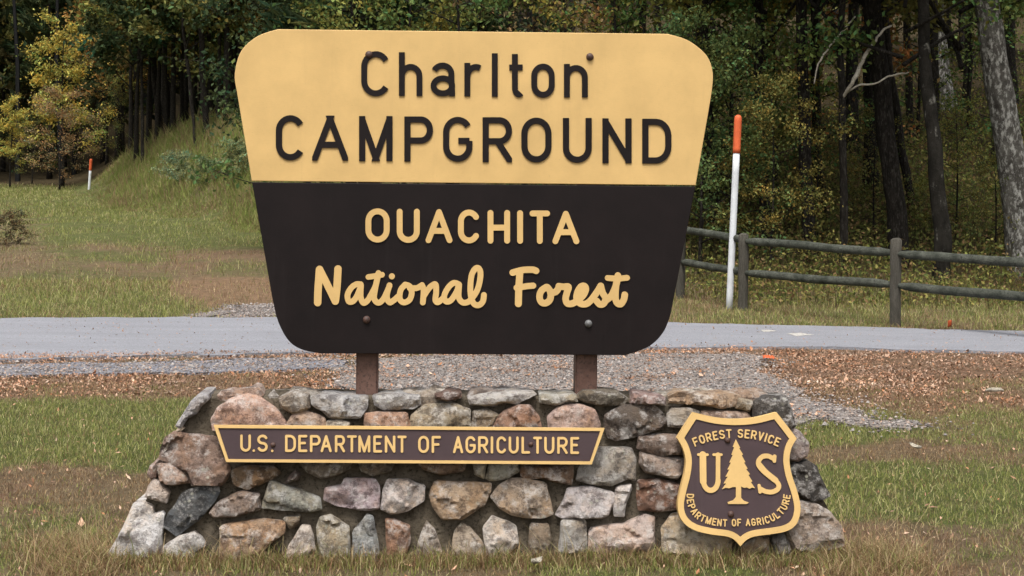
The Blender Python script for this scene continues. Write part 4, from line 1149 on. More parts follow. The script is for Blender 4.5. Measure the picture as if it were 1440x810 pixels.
def build_grass():
    rs = np.random.default_rng(11)
    x, y = wedge(390000, rs, 5.7, 13.3, 0.55)
    clump = vnoise(x, y, 2.6, 5.0) if False else (np.sin(x * 3.1 + np.sin(y * 2.3) * 2) * np.cos(y * 3.7 + np.sin(x * 1.9) * 2))
    g, l, d = zone(x, y, np.zeros_like(x))
    keep = ~in_plinth(x, y) & ~on_paved(x, y) & (rs.uniform(size=len(x)) < (0.72 + 0.28 * g) * (1 - 0.6 * sm((l - 0.6) / 0.35) * sm((wob(x, y, 1.8, 6.0) + 1.0) / 1.2)) * (0.75 + 0.25 * clump))
    x, y, g, l = x[keep], y[keep], g[keep], l[keep]; n = len(x)
    gg = np.clip(g + (np.sin(x * 7.7 + 2 * np.sin(y * 6.1)) * np.cos(y * 8.3 + x)) * 0.22, 0, 1)
    isg = rs.uniform(size=n) < 0.88 * sm((gg - 0.1) / 0.6)
    col = np.where(isg[:, None], pick(GREENS, n, rs), pick(STRAWS, n, rs))
    h = rs.gamma(4, 0.0065, n) * (0.75 + 0.4 * g); w = rs.uniform(0.0028, 0.0055, n)
    z = np.full(n, -0.008)
    parts = [blades(x, y, z, h, w, col, rs, 0.9)]
    # fringe against the foot of the plinth
    m = 16000; u = rs.uniform(-2.05, 1.85, m); off = -np.abs(rs.normal(0, 0.055, m)) + 0.03
    c, s = math.cos(YAW), math.sin(YAW); fx = WALL_ROOT.x + u * c - off * s; fy = WALL_ROOT.y + u * s + off * c
    col = np.where(rs.uniform(size=m)[:, None] < 0.38, pick(GREENS, m, rs), pick(STRAWS, m, rs))
    parts.append(blades(fx, fy, np.full(m, -0.01), rs.gamma(4, 0.0135, m), rs.uniform(0.0025, 0.005, m), col, rs, 0.9))
    # ends of the plinth, longer
    for cx, cy, sx, k in ((-2.03, 6.5, 0.10, 2600), (1.85, 6.72, 0.12, 3200), (-2.2, 6.75, 0.14, 2200), (1.75, 6.55, 0.16, 2500)):
        ex, ey = rs.normal(cx, sx, k), rs.normal(cy, 0.14, k)
        ok = ~in_plinth(ex, ey, -0.03); ex, ey = ex[ok], ey[ok]; k = len(ex)
        col = np.where(rs.uniform(size=k)[:, None] < 0.2, pick(GREENS, k, rs), pick(STRAWS, k, rs))
        parts.append(blades(ex, ey, np.full(k, -0.01), rs.gamma(4, 0.0165, k), rs.uniform(0.002, 0.0045, k), col, rs, 1.3))
    v, f, c = cat(parts)
    tag(obj("lawn_grass", npmesh("lawn_grass", v, f, False, c), M_BLADE), "patchy green and straw coloured mown grass around the plinth", "grass", kind="stuff")
    # long pale stalks beside the plinth
    parts = []
    for cx, cy, k, ld in ((-2.08, 6.64, 34, None), (-2.0, 6.5, 14, None), (1.82, 6.78, 34, None), (1.85, 6.6, 26, None), (0.35, 6.55, 25, None), (-1.3, 6.53, 22, None)):
        ex, ey = rs.normal(cx, 0.10, k), rs.normal(cy, 0.05, k); hh = rs.uniform(0.16, 0.46, k) * (0.55 if abs(cx) < 1.5 else 1)
        parts.append(blades(ex, ey, np.full(k, -0.01), hh, rs.uniform(0.0025, 0.004, k), pick(np.array([(0.42, 0.34, 0.19), (0.34, 0.27, 0.14)]), k, rs), rs, 1.1))
    v, f, c = cat(parts)
    tag(obj("dry_stalks", npmesh("dry_stalks", v, f, False, c), M_BLADE), "long pale dry grass stalks standing at the plinth's two ends", "dry grass", kind="stuff")
    # beyond the road
    x, y = wedge(230000, rs, 17.4, 88, 0.44, 1.0)
    xa, ya = wedge(130000, rs, 17.2, 25, 0.44, 1.0); x = np.concatenate([x, xa]); y = np.concatenate([y, ya])
    z = terrain(x, y); g, l, d = zone(x, y, z)
    dxr = x / y
    wood = (dxr > -0.05) & (y > 24.5)
    keep = ~on_paved(x, y) & ~wood & ((dxr < -0.15) | (dxr > 0.1) | (y < 26)) & (rs.uniform(size=len(x)) < (0.5 + 0.5 * g) * (1 - 0.8 * sm((d - .3) / .5)))
    x, y, z, g = x[keep], y[keep], z[keep], g[keep]; n = len(x)
    isg = rs.uniform(size=n) < np.clip(g * 1.1, 0, .95)
    col = np.where(isg[:, None], pick(GREENS, n, rs), pick(STRAWS, n, rs))
    sc = np.clip(y / 25, 0.8, 3.0)
    v, f, c = blades(x, y, z - 0.02, rs.gamma(4, 0.018, n) * sc ** 0.6, rs.uniform(0.006, 0.012, n) * sc, col, rs, 0.9)
    tag(obj("verge_grass", npmesh("verge_grass", v, f, False, c), M_BLADE), "green and brown grass of the clearing beyond the road", "grass", kind="stuff")
    # rank growth on the bank
    n = 60000; dxr = rs.uniform(-0.335, -0.12, n); d0 = np.interp(dxr, [-0.33, -0.29, -0.19, -0.12], [70, 62, 48, 40]); sl = np.abs(rs.uniform(-3, 17, n)); y = d0 + sl - 2.0 + 2.5 * np.sin(dxr * 90) * np.sin(dxr * 37); x = dxr * y
    nzz = np.sin(x * 1.3 + np.sin(y * .9)) * np.cos(y * 0.8)
    z = terrain(x, y)
    pal = np.array([(0.24, 0.28, 0.075), (0.18, 0.225, 0.06), (0.31, 0.29, 0.115), (0.28, 0.2, 0.11)])
    pi = np.clip((rs.uniform(0, 4, n) + nzz).astype(int), 0, 3)
    v, f, c = blades(x, y, z - 0.05, rs.gamma(4, 0.1, n) * (1 + 0.3 * nzz) * np.clip(sl / 6, .22, 1) * np.clip((dxr + .335) / .05, .15, 1), rs.uniform(0.015, 0.04, n), pal[pi] * rs.uniform(.75, 1.2, (n, 1)), rs, 0.8)
    tag(obj("bank_grass", npmesh("bank_grass", v, f, False, c), M_BLADE), "tall rank grass and weeds on the steep left bank", "grass", kind="stuff")

def build_litter():
    rs = np.random.default_rng(21)
    x, y = wedge(420000, rs, 5.8, 18.5, 0.44)
    g, l, d = zone(x, y, np.zeros_like(x))
    pv = on_paved(x, y)
    px, py = project(x, y, np.zeros_like(x))
    edge = np.exp(-((py - (506 - (px) * 0.012)) / 4.5) ** 2) * (px < 1050)     # drifted along the road's near edge
    road = in_poly(px, py, ROAD_PX)
    pr = np.where(pv, np.where(road, 0.012, 0.06 + 0.6 * sm((wob(x, y, 2.4, 7.0) - 0.5) / 0.9)), 0.012 + 0.75 * sm((l - 0.38) / 0.55) * (0.3 + 0.7 * sm((wob(x, y, 2.6, 3.3) + 0.7) / 1.5)))
    pr = np.maximum(pr, edge * 0.8)
    keep = (rs.uniform(size=len(x)) < pr) & ~in_plinth(x, y, 0.02)
    x, y = x[keep], y[keep]; n = len(x); pv = pv[keep]
    C = np.stack([x, y, np.where(pv, 0.026, rs.uniform(0.0, 0.016, n))], 1)
    pat = wob(x, y, 1.5, 9.0)[:, None]; lc = pick(LEAFS, n, rs, .35) * 1.18 * (1 + 0.22 * pat) * (1 + 0.1 * wob(x, y, 2.3, 1.0)[:, None] * np.array([[1.0, 0.1, -0.6]]))
    v, f, c = leaf_cloud(C, rs.gamma(2.5, 0.007, n) + .009, rs, np.clip(lc, .01, .6), 3.0, 0.42)
    v[:, 2] = np.maximum(v[:, 2], 0.014 * 0 + np.repeat(np.where(pv, 0.025, 0.0), 4))
    tag(obj("leaf_litter", npmesh("leaf_litter", v, f, False, c), M_LITTER), "orange brown fallen leaves and needles scattered over the verge", "leaves", kind="stuff")
    # loose stones of the gravel
    x, y = wedge(125000, rs, 8.5, 20.5, 0.44)
    px, py = project(x, y, np.zeros_like(x))
    jx, jy = project(x + rs.normal(0, .22, len(x)), y + rs.normal(0, .22, len(x)), np.zeros_like(x))
    m = (in_poly(jx, jy, DRIVE_PX) | in_poly(px + rs.normal(0, 14, len(px)), py + rs.normal(0, 4, len(px)), GRAVEL_FAR_PX) | in_poly(px, py, DRIVE_PX) | in_poly(px + rs.normal(0, 8, len(px)), py + rs.normal(0, 2.5, len(px)), SHOULDER_PX)) & ~in_plinth(x, y, 0.05) & ~in_poly(px, py, ROAD_PX)
    x, y = x[m], y[m]; n = len(x)
    oct_v = np.array([(1, 0, 0), (0, 1, 0), (-1, 0, 0), (0, -1, 0), (0, 0, .7), (0, 0, -.5)]); oct_f = np.array([(0, 1, 4), (1, 2, 4), (2, 3, 4), (3, 0, 4), (1, 0, 5), (2, 1, 5), (3, 2, 5), (0, 3, 5)])
    s = rs.gamma(4, 0.002, n) + 0.003
    an = rs.uniform(0, 6.28, n); ca, sa = np.cos(an), np.sin(an)
    V = oct_v[None] * s[:, None, None] * rs.uniform(.7, 1.3, (n, 6, 1))
    V = np.stack([V[..., 0] * ca[:, None] - V[..., 1] * sa[:, None], V[..., 0] * sa[:, None] + V[..., 1] * ca[:, None], V[..., 2]], -1) + np.stack([x, y, np.full(n, 0.014)], 1)[:, None]
    Fc = (oct_f[None] + np.arange(n)[:, None, None] * 6).reshape(-1, 3)
    pal = np.array([(0.22, 0.2, 0.19), (0.32, 0.29, 0.27), (0.13, 0.118, 0.112), (0.27, 0.21, 0.175), (0.09, 0.075, 0.07)])
    c = np.repeat(pick(pal, n, rs, .2), 6, 0)
    tag(obj("loose_gravel", npmesh("loose_gravel", V.reshape(-1, 3), Fc, False, c), M_LITTER), "loose grey stones of the gravel drive behind the sign", "gravel", kind="stuff")

# ------------------------------------------------------------------ trees
def tree_proto(seed, H, r0, cb, spread, nlimb, nleaf, leaf, kind="broad", twig=4, sag=0.0, sig=0.28):
    """stem, branches and crown meshes of one tree standing at the origin"""
    rs = np.random.default_rng(seed); rd = random.Random(seed)
    N = 14; stem = []; ph = rd.uniform(0, 6)
    for k in range(N + 1):
        t = k / N; wob = 0.02 * H * t * (0.5 if kind == "pine" else 1)
        stem.append(Vector((wob * math.sin(t * 4 + ph), wob * math.cos(t * 3.3 + ph * 1.7), H * t - 0.15 * (k == 0))))
    rad = [r0 * (1.25 if k == 0 else 1 - 0.88 * (k / N) ** 0.9) for k in range(N + 1)]
    sv, sf = tube_np(stem, rad, 9, 0.12, seed * .37)
    def at_h(t): i = min(int(t * N), N - 1); return stem[i].lerp(stem[i + 1], t * N - i)
    parts = []; centers = []; axes = []
    for i in range(nlimb):
        fr = (i + rd.random()) / nlimb; t = cb + (0.97 - cb) * fr
        p0 = at_h(t); az = i * 2.39996 + rd.uniform(-.4, .4)
        if kind == "pine": Lr = spread * (1.05 - 0.85 * fr) * rd.uniform(.7, 1.1); upd = rd.uniform(-0.05, 0.3)
        else: Lr = spread * (1 - 0.55 * fr ** 2) * rd.uniform(.6, 1.15); upd = rd.uniform(0.25, 0.9) - sag
        dirv = Vector((math.cos(az), math.sin(az), upd)).normalized()
        pts = [p0]; q = p0.copy(); nn = 6
        for k in range(nn):
            dirv = (dirv + Vector((rd.gauss(0, .13), rd.gauss(0, .13), rd.gauss(-sag * .2, .1)))).normalized()
            q = q + dirv * (Lr / nn); pts.append(q.copy())
        rb = r0 * (1 - 0.8 * t) * 0.42
        parts.append(tube_np(pts, [max(0.006, rb * (1 - .85 * k / nn)) for k in range(nn + 1)], 5))
        for k in range(twig):
            a = rd.uniform(.3, 1.0); ii = min(int(a * nn), nn - 1); b0 = pts[ii].lerp(pts[ii + 1], a * nn - ii)
            dv = (pts[ii + 1] - pts[ii]).normalized() + Vector((rd.gauss(0, .7), rd.gauss(0, .7), rd.gauss(.1, .4)))
            dv.normalize(); tl = Lr * rd.uniform(.2, .45)
            e = b0 + dv * tl; m = b0.lerp(e, .5) + Vector((rd.gauss(0, .05), rd.gauss(0, .05), rd.gauss(0, .05))) * tl
            parts.append(tube_np([b0, m, e], [max(.005, rb * .3), max(.004, rb * .2), .003], 4, cap=False))
            for s_ in (0.35, 0.6, 0.8, 1.0, 1.0): centers.append(b0.lerp(e, s_)); axes.append(dv)
        for s_ in (0.5, .7, .85, 1.0): ii = min(int(s_ * nn), nn - 1); centers.append(pts[ii].lerp(pts[ii + 1], s_ * nn - ii)); axes.append(dirv)
    bv, bf = join(parts) if parts else ([], [])
    Ct = np.array([tuple(c) for c in centers]); Ax = np.array([tuple(a) for a in axes])
    wt = rs.gamma(1.3, 1, len(Ct)); wt /= wt.sum()
    ci = rs.choice(len(Ct), nleaf, p=wt)
    sg = sig * spread * 0.45
    P = Ct[ci] + rs.normal(0, 1, (nleaf, 3)) * np.array([sg, sg, sg * .7]) * rs.uniform(.2, 1, (nleaf, 1))
    P[:, 2] = np.maximum(P[:, 2], 0.12)
    clump = rs.uniform(.6, 1.35, len(Ct))[ci][:, None]
    hue = rs.normal(0, .16, (len(Ct), 1))[ci] + rs.normal(0, .1, (nleaf, 1))
    tint = clump * rs.uniform(.6, 1.4, (nleaf, 1)) * np.concatenate([1 + hue, 1 + 0 * hue, 1 - .5 * hue], 1)
    sz = leaf * rs.uniform(.55, 1.3, nleaf)
    if kind == "pine": cv, cf, cc = leaf_cloud(P, sz * 1.6, rs, tint, 0, 0.16, Ax[ci] + np.array([0, 0, .3]))
    else: cv, cf, cc = leaf_cloud(P, sz, rs, tint, .5, 0.6, None, .2)
    return (pymesh("trunk", sv, sf, True), pymesh("branches", bv, bf, True), npmesh("crown", cv, cf, False, cc))

OLIVE = (0.125, 0.125, 0.038); YELLOWG = (0.36, 0.31, 0.075); RUST = (0.22, 0.11, 0.038); DKGREEN = (0.042, 0.06, 0.024); GREEN = (0.09, 0.125, 0.036); BROWNL = (0.25, 0.17, 0.085); YG = (0.18, 0.19, 0.05)

def plant_tree(name, proto, loc, label, cat_, group, color, sc=1.0, rz=0.0, bark=None, stem=None, lean=(0, 0)):
    root = empty(name, loc, (lean[0], lean[1], rz)); root.scale = (sc, sc, sc); tag(root, label, cat_, group)
    if stem is None: obj("trunk", proto[0], M_BARK, root)
    else:
        root.rotation_euler = (0, 0, 0); root.scale = (1, 1, 1)
        obj("trunk", stem[0], bark or M_BARK, root)
    b = obj("branches", proto[1], M_BARK, root); c = obj("crown", proto[2], M_LEAF, root, tuple(q * 1.2 for q in color))
    if stem is not None:
        for o in (b, c): o.location = stem[1]; o.rotation_euler = (0, 0, rz); o.scale = (sc, sc, sc)
    return root

def traced_stem(base, pts_px, d, H, seed, flare=1.35):
    """stem following the photo's trunk, carried on above the picture to its full height"""
    P = []; R = []
    for px, py, w in pts_px:
        P.append(at(px, py, d)); R.append(w / 2 / F * d)
    P[0] = Vector((P[0].x, P[0].y, base.z - 0.15))
    dirv = (P[-1] - P[-2]).normalized(); dirv = (dirv + Vector((0, 0, 1.2))).normalized()
    top = P[-1]; r = R[-1]; k = 0
    while top.z < base.z + H - 0.3 and k < 12:
        top = top + dirv * ((base.z + H - P[len(pts_px) - 1].z) / 6); k += 1; P.append(top.copy()); R.append(max(r * (1 - k / 6.6), 0.02))
        dirv = (dirv + Vector((0.08 * math.sin(k + seed), 0, .1))).normalized()
        if k >= 6: break
    # finer spacing with a little crookedness
    Q, S = [], []
    for i in range(len(P) - 1):
        n = 5
        for j in range(n):
            t = j / n; q = P[i].lerp(P[i + 1], t); Q.append(q - base + Vector((mnoise.noise(q * .9 + Vector((seed, 0, 0))), mnoise.noise(q * .9 + Vector((0, seed, 0))), 0)) * 0.05); S.append(R[i] + (R[i + 1] - R[i]) * t)
    Q.append(P[-1] - base); S.append(R[-1])
    S[0] *= flare; S[1] *= 1.1
    v, f = tube_np(Q, S, 14, 0.13, seed)
    i = max(range(len(Q)), key=lambda j: Q[j].z); 
    return pymesh("trunk", v, f, True), P[-1] - base

def build_trees():
    A1 = tree_proto(31, 5.5, .05, .12, 1.9, 22, 6500, .085); A2 = tree_proto(32, 5.5, .055, .15, 2.2, 20, 5200, .095, sag=.15); A3 = tree_proto(33, 5.0, .045, .1, 1.7, 18, 3600, .08)
    B1 = tree_proto(41, 11, .13, .18, 3.2, 26, 8000, .19); B2 = tree_proto(42, 12, .14, .25, 3.6, 26, 8500, .21, sag=.1)
    N1 = tree_proto(55, 17, .2, .42, 4.2, 20, 13000, .15); N2 = tree_proto(56, 18, .22, .45, 4.6, 20, 13000, .16)
    C1 = tree_proto(51, 17, .2, .42, 4.2, 20, 5200, .36); C2 = tree_proto(52, 18, .22, .45, 4.6, 20, 5200, .38)
    P1 = tree_proto(61, 19, .19, .30, 3.0, 30, 9000, .42, "pine"); P2 = tree_proto(62, 21, .2, .38, 3.2, 28, 8000, .45, "pine")
    S1 = tree_proto(71, 1.7, .02, .08, 1.15, 22, 4200, .085); S2 = tree_proto(72, 1.5, .02, .05, 1.2, 20, 3600, .08, sag=.2)
    # crowns for trees whose stems are traced: shift so that the crown hangs round the traced top
    # -- right wood: trunks that can be told apart ------------------------------------------------
    T = [ # base px,py ; points (px,py,width) ; bark ; label
     ((1436, 388), [(1440, 388, 46), (1431, 300, 41), (1417, 200, 38), (1402, 100, 36), (1389, 20, 34), (1382, -40, 33)], M_BARK_PALE, 'thick pale lichen-patched tree trunk at the far right edge behind the fence', (0.9, 12)),
     ((1326, 397), [(1327, 397, 25), (1326, 340, 24), (1320, 270, 22), (1312, 190, 20), (1303, 110, 18), (1298, 40, 16), (1294, -30, 15)], M_BARK_PATCH, 'slender patchy trunk with pale lichen low on it, standing just behind the right fence rails', (0.8, 11)),
     ((1266, 372), [(1266, 372, 28), (1260, 300, 27), (1250, 210, 26), (1238, 110, 25), (1228, 20, 24), (1222, -40, 23)], M_BARK, 'dark leaning tree trunk rising behind the fence post on the right', (0.9, 13)),
     ((1331, 152), [(1331, 152, 30), (1325, 110, 24), (1319, 50, 22), (1316, 0, 21), (1314, -40, 20)], M_BARK_PALE, 'grey straight trunk standing higher up the slope, upper right', (1.0, 16)),
     ((1187, 388), [(1187, 388, 13), (1187, 345, 12), (1187, 230, 11), (1185, 150, 10), (1183, 80, 10), (1184, 0, 9), (1184, -30, 9)], M_BARK, 'thin dark trunk below the bleached dead limb', (0.75, 11)),
     ((1231, 252), [(1231, 252, 11), (1224, 190, 9), (1218, 130, 9), (1216, 60, 8), (1214, -20, 8)], M_BARK, 'thin dark trunk just left of the dark leaning tree', (0.75, 11)),
     ((1284, 305), [(1284, 305, 13), (1274, 240, 12), (1262, 170, 12), (1252, 100, 11), (1246, 20, 11), (1243, -30, 10)], M_BARK, 'thin dark trunk leaning left close behind the dark leaning tree', (0.8, 12)),
     ((1281, 205), [(1281, 205, 12), (1279, 150, 10), (1276, 80, 10), (1275, 0, 9), (1275, -30, 9)], M_BARK, 'short looking thin trunk on the slope right of the dark leaning tree', (0.8, 13)),
     ((1138, 368), [(1138, 368, 21), (1136, 310, 19), (1133, 250, 18), (1130, 170, 17), (1128, 80, 16), (1127, -20, 15)], M_BARK, 'dark trunk in yellow leaves right of the tall marker pole', (0.85, 12)),
     ((1156, 305), [(1156, 305, 20), (1152, 260, 16), (1148, 200, 14), (1147, 120, 13), (1146, 0, 12), (1146, -30, 12)], M_BARK, 'dark trunk close beside the one in yellow leaves', (0.85, 12)),
     ((1078, 350), [(1078, 350, 17), (1075, 300, 16), (1072, 240, 15), (1070, 150, 14), (1068, 50, 13), (1067, -30, 12)], M_BARK, 'dark trunk rising behind the fence just right of the marker pole', (0.8, 11)),
     ((1364, 188), [(1364, 188, 7), (1362, 130, 6), (1365, 60, 6), (1368, 0, 5), (1370, -20, 5)], M_BARK, 'very thin sapling trunk on the slope near the right edge', (0.6, 9)),
     ((1360, 95), [(1360, 95, 20), (1358, 50, 18), (1356, 0, 17), (1355, -30, 17)], M_BARK, 'dark broad trunk far up the slope near the top right', (1.0, 17)),
     ((1425, 165), [(1425, 165, 16), (1422, 100, 15), (1420, 40, 14), (1418, -30, 13)], M_BARK, 'dark trunk half hidden behind the pale trunk at the right edge', (0.9, 15)),
     ((1400, 140), [(1404, 165, 13), (1395, 100, 12), (1380, 40, 11), (1368, -20, 10)], M_BARK, 'dark trunk leaning left behind the pale right edge trunk', (0.9, 14)),
     ((1010, 345), [(1010, 345, 17), (1005, 280, 15), (998, 200, 14), (994, 110, 13), (990, 0, 12), (989, -30, 12)], M_BARK, 'dark trunk close to the right edge of the big sign', (0.85, 12)),
    ]
    rr = random.Random(4)
    dead_parent = None
    for i, ((bx, by), pts, bark, lab, (sc, H)) in enumerate(T):
        base = gp(bx, by)
        st = traced_stem(base, pts, base.y, H, i * 2.3 + 1)
        pr = N1 if i % 2 else N2; H = 17
        hp = 17 if i % 2 else 18
        off = Vector((st[1].x, st[1].y, st[1].z - hp * sc * 0.97))
        t = plant_tree("forest_tree", pr, base, lab, "tree", "trees in the right wood", (OLIVE, GREEN, YG, OLIVE)[i % 4], sc, rr.uniform(0, 6), bark, (st[0], off))
        if i == 4: dead_parent = (t, base)
    # bleached dead limbs on the thin trunk
    t, base = dead_parent; d = base.y - 0.25
    for pts in ([(1183, 137, 6), (1197, 118, 8), (1209, 96, 8), (1217, 78, 7), (1228, 62, 6), (1240, 45, 5), (1254, 36, 4)], [(1186, 132, 5), (1205, 122, 4), (1230, 117, 4), (1255, 106, 3.5), (1278, 102, 2.5)], [(1145, 118, 3), (1149, 95, 3.5), (1160, 75, 3.5), (1175, 55, 3.5), (1190, 38, 3), (1203, 22, 3)]):
        P = [at(a, b, d + 0.02 * k) - base for k, (a, b, w) in enumerate(pts)]; P[0] = P[0] if pts[0][0] < 1160 else Vector((at(1185, pts[0][1] + 3, base.y) - base))
        Q = spline([tuple(p) for p in P], 4); R = np.interp(np.linspace(0, len(pts) - 1, len(Q)), range(len(pts)), [w * 0.36 / F * d for _, _, w in pts])
        Q = [(q[0] + 0.03 * mnoise.noise(Vector((q[2] * 3, k * .7, 1))), q[1], q[2] + 0.03 * mnoise.noise(Vector((q[0] * 3, k * .7, 5)))) for k, q in enumerate(Q)]
        v, f = tube_np(Q, list(R), 8, 0.2, 3.0); o = obj("dead_limb", pymesh("dead_limb", v, f, True), M_DEADWOOD, t); o["label"] = "bleached leafless dead limb"
    # -- right wood: trees nothing tells apart ----------------------------------------------------
    rs = np.random.default_rng(77); placed = []
    tries = 0
    while len(placed) < 46 and tries < 4000:
        tries += 1
        y = rs.uniform(30, 78); x = rs.uniform(-0.14, 0.46) * y
        if all((x - a) ** 2 + (y - b) ** 2 > (2.0 + y * .022) ** 2 for a, b in placed): placed.append((x, y))
    for i, (x, y) in enumerate(placed):
        pr = (C1, C2, P1, C2, B2)[i % 5]
        plant_tree("pine_tree" if pr is P1 else "forest_tree", pr, (x, y, gz(x, y) - .1), ("dark slender olive leaved tree among the many on the wooded slope", "dark green leaved tree among the many on the wooded slope", "dark needled pine among the trees of the wooded slope", "yellow green leaved tree among the many on the wooded slope", "low branched olive tree among the many on the wooded slope")[i % 5], "tree", "trees on the wooded slope", (OLIVE, GREEN, DKGREEN, YG, OLIVE)[i % 5], rs.uniform(.7, 1.0), rs.uniform(0, 6.28))
    # -- low leafy trees in front of and within the right wood -------------------------------------
    U = [ # px, distance, proto, scale, colour, label
     (1085, 24.0, A1, .66, (0.15, 0.13, 0.036), "small yellow leaved tree behind the fence right of the marker pole"),
     (1150, 26.5, A3, .55, (0.13, 0.11, 0.035), "small olive and orange leaved tree left of the dark leaning trunk"),
     (1030, 25.5, A2, .8, (0.11, 0.135, 0.04), "small olive leaved tree directly behind the tall marker pole"),
     (985, 24.5, A1, .85, (0.085, 0.12, 0.04), "small olive tree by the big sign's right edge"),
     (950, 28, A2, 1.2, (0.09, 0.14, 0.04), "leafy green tree above the big sign's top right corner"),
     (1030, 28, A1, 1.25, YG, "yellow green leafy tree at the top, right of the big sign"),
     (1090, 31, A2, 1.35, (0.085, 0.135, 0.04), "tall leafy green tree high behind the marker pole"),
     (1150, 33, A3, 1.6, RUST, "rusty orange leaved tree at the top above the dead limbs"),
     (1205, 38, A3, 1.6, OLIVE, "olive leafy tree at the top behind the dark leaning trunk"),
     (1290, 40, A3, 1.5, GREEN, "green leafy tree at the top between the leaning and the pale trunks"),
     (1395, 36, A3, 1.15, GREEN, "green leafy tree beside the pale trunk at the right edge"),
     (860, 27, A1, 1.25, YG, "yellow green leaves showing above the right half of the sign's top"),
     (905, 31, A3, 1.55, YELLOWG, "yellow leaved tree peeking over the sign's top right"),
     (790, 29, A3, 1.4, BROWNL, "brownish sparse tree peeking over the sign's top right of centre"),
     (715, 30, A3, 1.45, (0.09, 0.075, 0.035), "sparse dull tree peeking over the middle of the sign's top"),
     (640, 29, A2, 1.35, GREEN, "green leafy tree peeking over the sign's top left of centre"),
     (570, 31, A1, 1.4, YG, "yellow green tree peeking over the left half of the sign's top"),
     (500, 34, A2, 1.55, GREEN, "green tree over the sign's top left part"),
     (430, 38, A2, 1.7, DKGREEN, "dark green tree over the sign's top left corner"),
     (1230, 27, A3, .55, OLIVE, "knee high olive bush on the slope behind the right fence post"),
     (1345, 27, A3, .6, YG, "low yellow green bush between the two lichen patched trunks"),
     (1400, 25, A3, .5, OLIVE, "low olive bush at the right edge behind the fence"),
    ]
    for i, (px, d, pr, sc, c, lab) in enumerate(U):
        x = (px - 720) / F * d
        plant_tree("understory_tree", pr, (x, d, gz(x, d) - .05), lab, "small tree", "low leafy trees in the right wood", c, sc, i * 1.7)
    # -- left wood ---------------------------------------------------------------------------------
    L = [
     ((291, 186), [(291, 186, 10), (288, 150, 9), (285, 110, 8.5), (283, 60, 8), (282, 10, 8), (281, -30, 7)], 'dark straight trunk highest on the left bank, in front of the others', 14),
     ((306, 164), [(306, 164, 9), (304, 120, 8.5), (303, 70, 8), (302, 10, 8), (302, -30, 7)], 'dark trunk just right of the foremost trunk on the left bank', 15),
     ((276, 205), [(276, 205, 4), (273, 180, 4), (270, 150, 5), (266, 110, 5), (262, 80, 5), (258, 40, 4)], 'thin trunk leaning left on the left bank', 9),
     ((201, 228), [(201, 228, 5), (200, 190, 4.5), (200, 150, 4.5), (199, 110, 4), (199, 60, 4)], 'thin straight trunk low on the left bank', 9),
     ((225, 193), [(225, 193, 10), (222, 150, 9), (217, 110, 9), (214, 60, 8), (213, 0, 8)], 'thick dark trunk in the cluster left of the bank top', 15),
     ((238, 186), [(238, 186, 8), (236, 140, 7), (233, 90, 7), (231, 30, 6.5), (230, -10, 6)], 'dark trunk right of the thick one in the left cluster', 15),
     ((328, 158), [(328, 158, 8), (326, 110, 7.5), (325, 60, 7), (324, 0, 7), (324, -30, 6)], 'dark trunk right beside the big sign on the left bank', 14),
     ((245, 184), [(245, 184, 4), (240, 130, 4), (234, 95, 4), (230, 50, 3.5)], 'thin crooked trunk touching the left cluster', 10),
    ]
    for i, ((bx, by), pts, lab, H) in enumerate(L):
        base = gp(bx, by + 2); d = base.y
        pr = (C1, C2)[i % 2]; sc = .8; H = H + 2
        hp = (17, 18)[i % 2]; st = traced_stem(base, pts, d, H, 40 + i * 1.9)
        plant_tree("bank_tree", pr, base, lab, "tree", "trees on the left bank", (YG, DKGREEN, OLIVE, DKGREEN)[i % 4], sc, i * 1.1, M_BARK, (st[0], Vector((st[1].x, st[1].y, st[1].z - hp * sc * .97))))
    LT = [ # px, distance, proto, scale, colour, label
     (88, 86, B1, .95, YELLOWG, "bright yellow leaved tree at the left, above the brown bush"),
     (84, 82, A2, 1.15, BROWNL, "round brown leaved bush at the end of the left clearing"),
     (14, 84, B1, .5, YELLOWG, "low yellow bush at the left picture edge"),
     (165, 90, B2, 1.3, (0.29, 0.18, 0.055), "tall orange brown leaved tree at the upper left"),
     (210, 88, B2, 1.1, (0.26, 0.23, 0.062), "olive yellow tree left of the bank top"),
     (255, 84, B2, 1.2, (0.23, 0.19, 0.058), "olive brown tree above the left bank"),
     (150, 96, B2, 0.9, DKGREEN, "dark green tree behind the far marker pole"),
     (330, 74, B2, 1.0, GREEN, "green leafy tree on the bank beside the big sign"),
     (372, 70, B2, 1.05, DKGREEN, "dark green tree at the sign's top left corner on the bank"),
     (285, 80, B2, 1.15, GREEN, "green tree crown above the foremost bank trunks"),
     (165, 86, A3, 1.1, OLIVE, "low olive tree at the foot of the left bank"),
     (45, 88, A3, 1.0, OLIVE, "low olive tree left of the round brown bush"),
    ]
    for i, (px, d, pr, sc, c, lab) in enumerate(LT):
        x = (px - 720) / F * d
        plant_tree("broadleaf_tree", pr, (x, d, gz(x, d) - .05), lab, "tree", "leafy trees at the left", c, sc, i * 2.1)
    placed = []; tries = 0
    while len(placed) < 58 and tries < 6000:
        tries += 1
        y = rs.uniform(76, 128); x = rs.uniform(-0.46, -0.12) * y
        if x / y < -.3 and y < 92: continue
        if all((x - a) ** 2 + (y - b) ** 2 > 3.0 ** 2 for a, b in placed): placed.append((x, y))
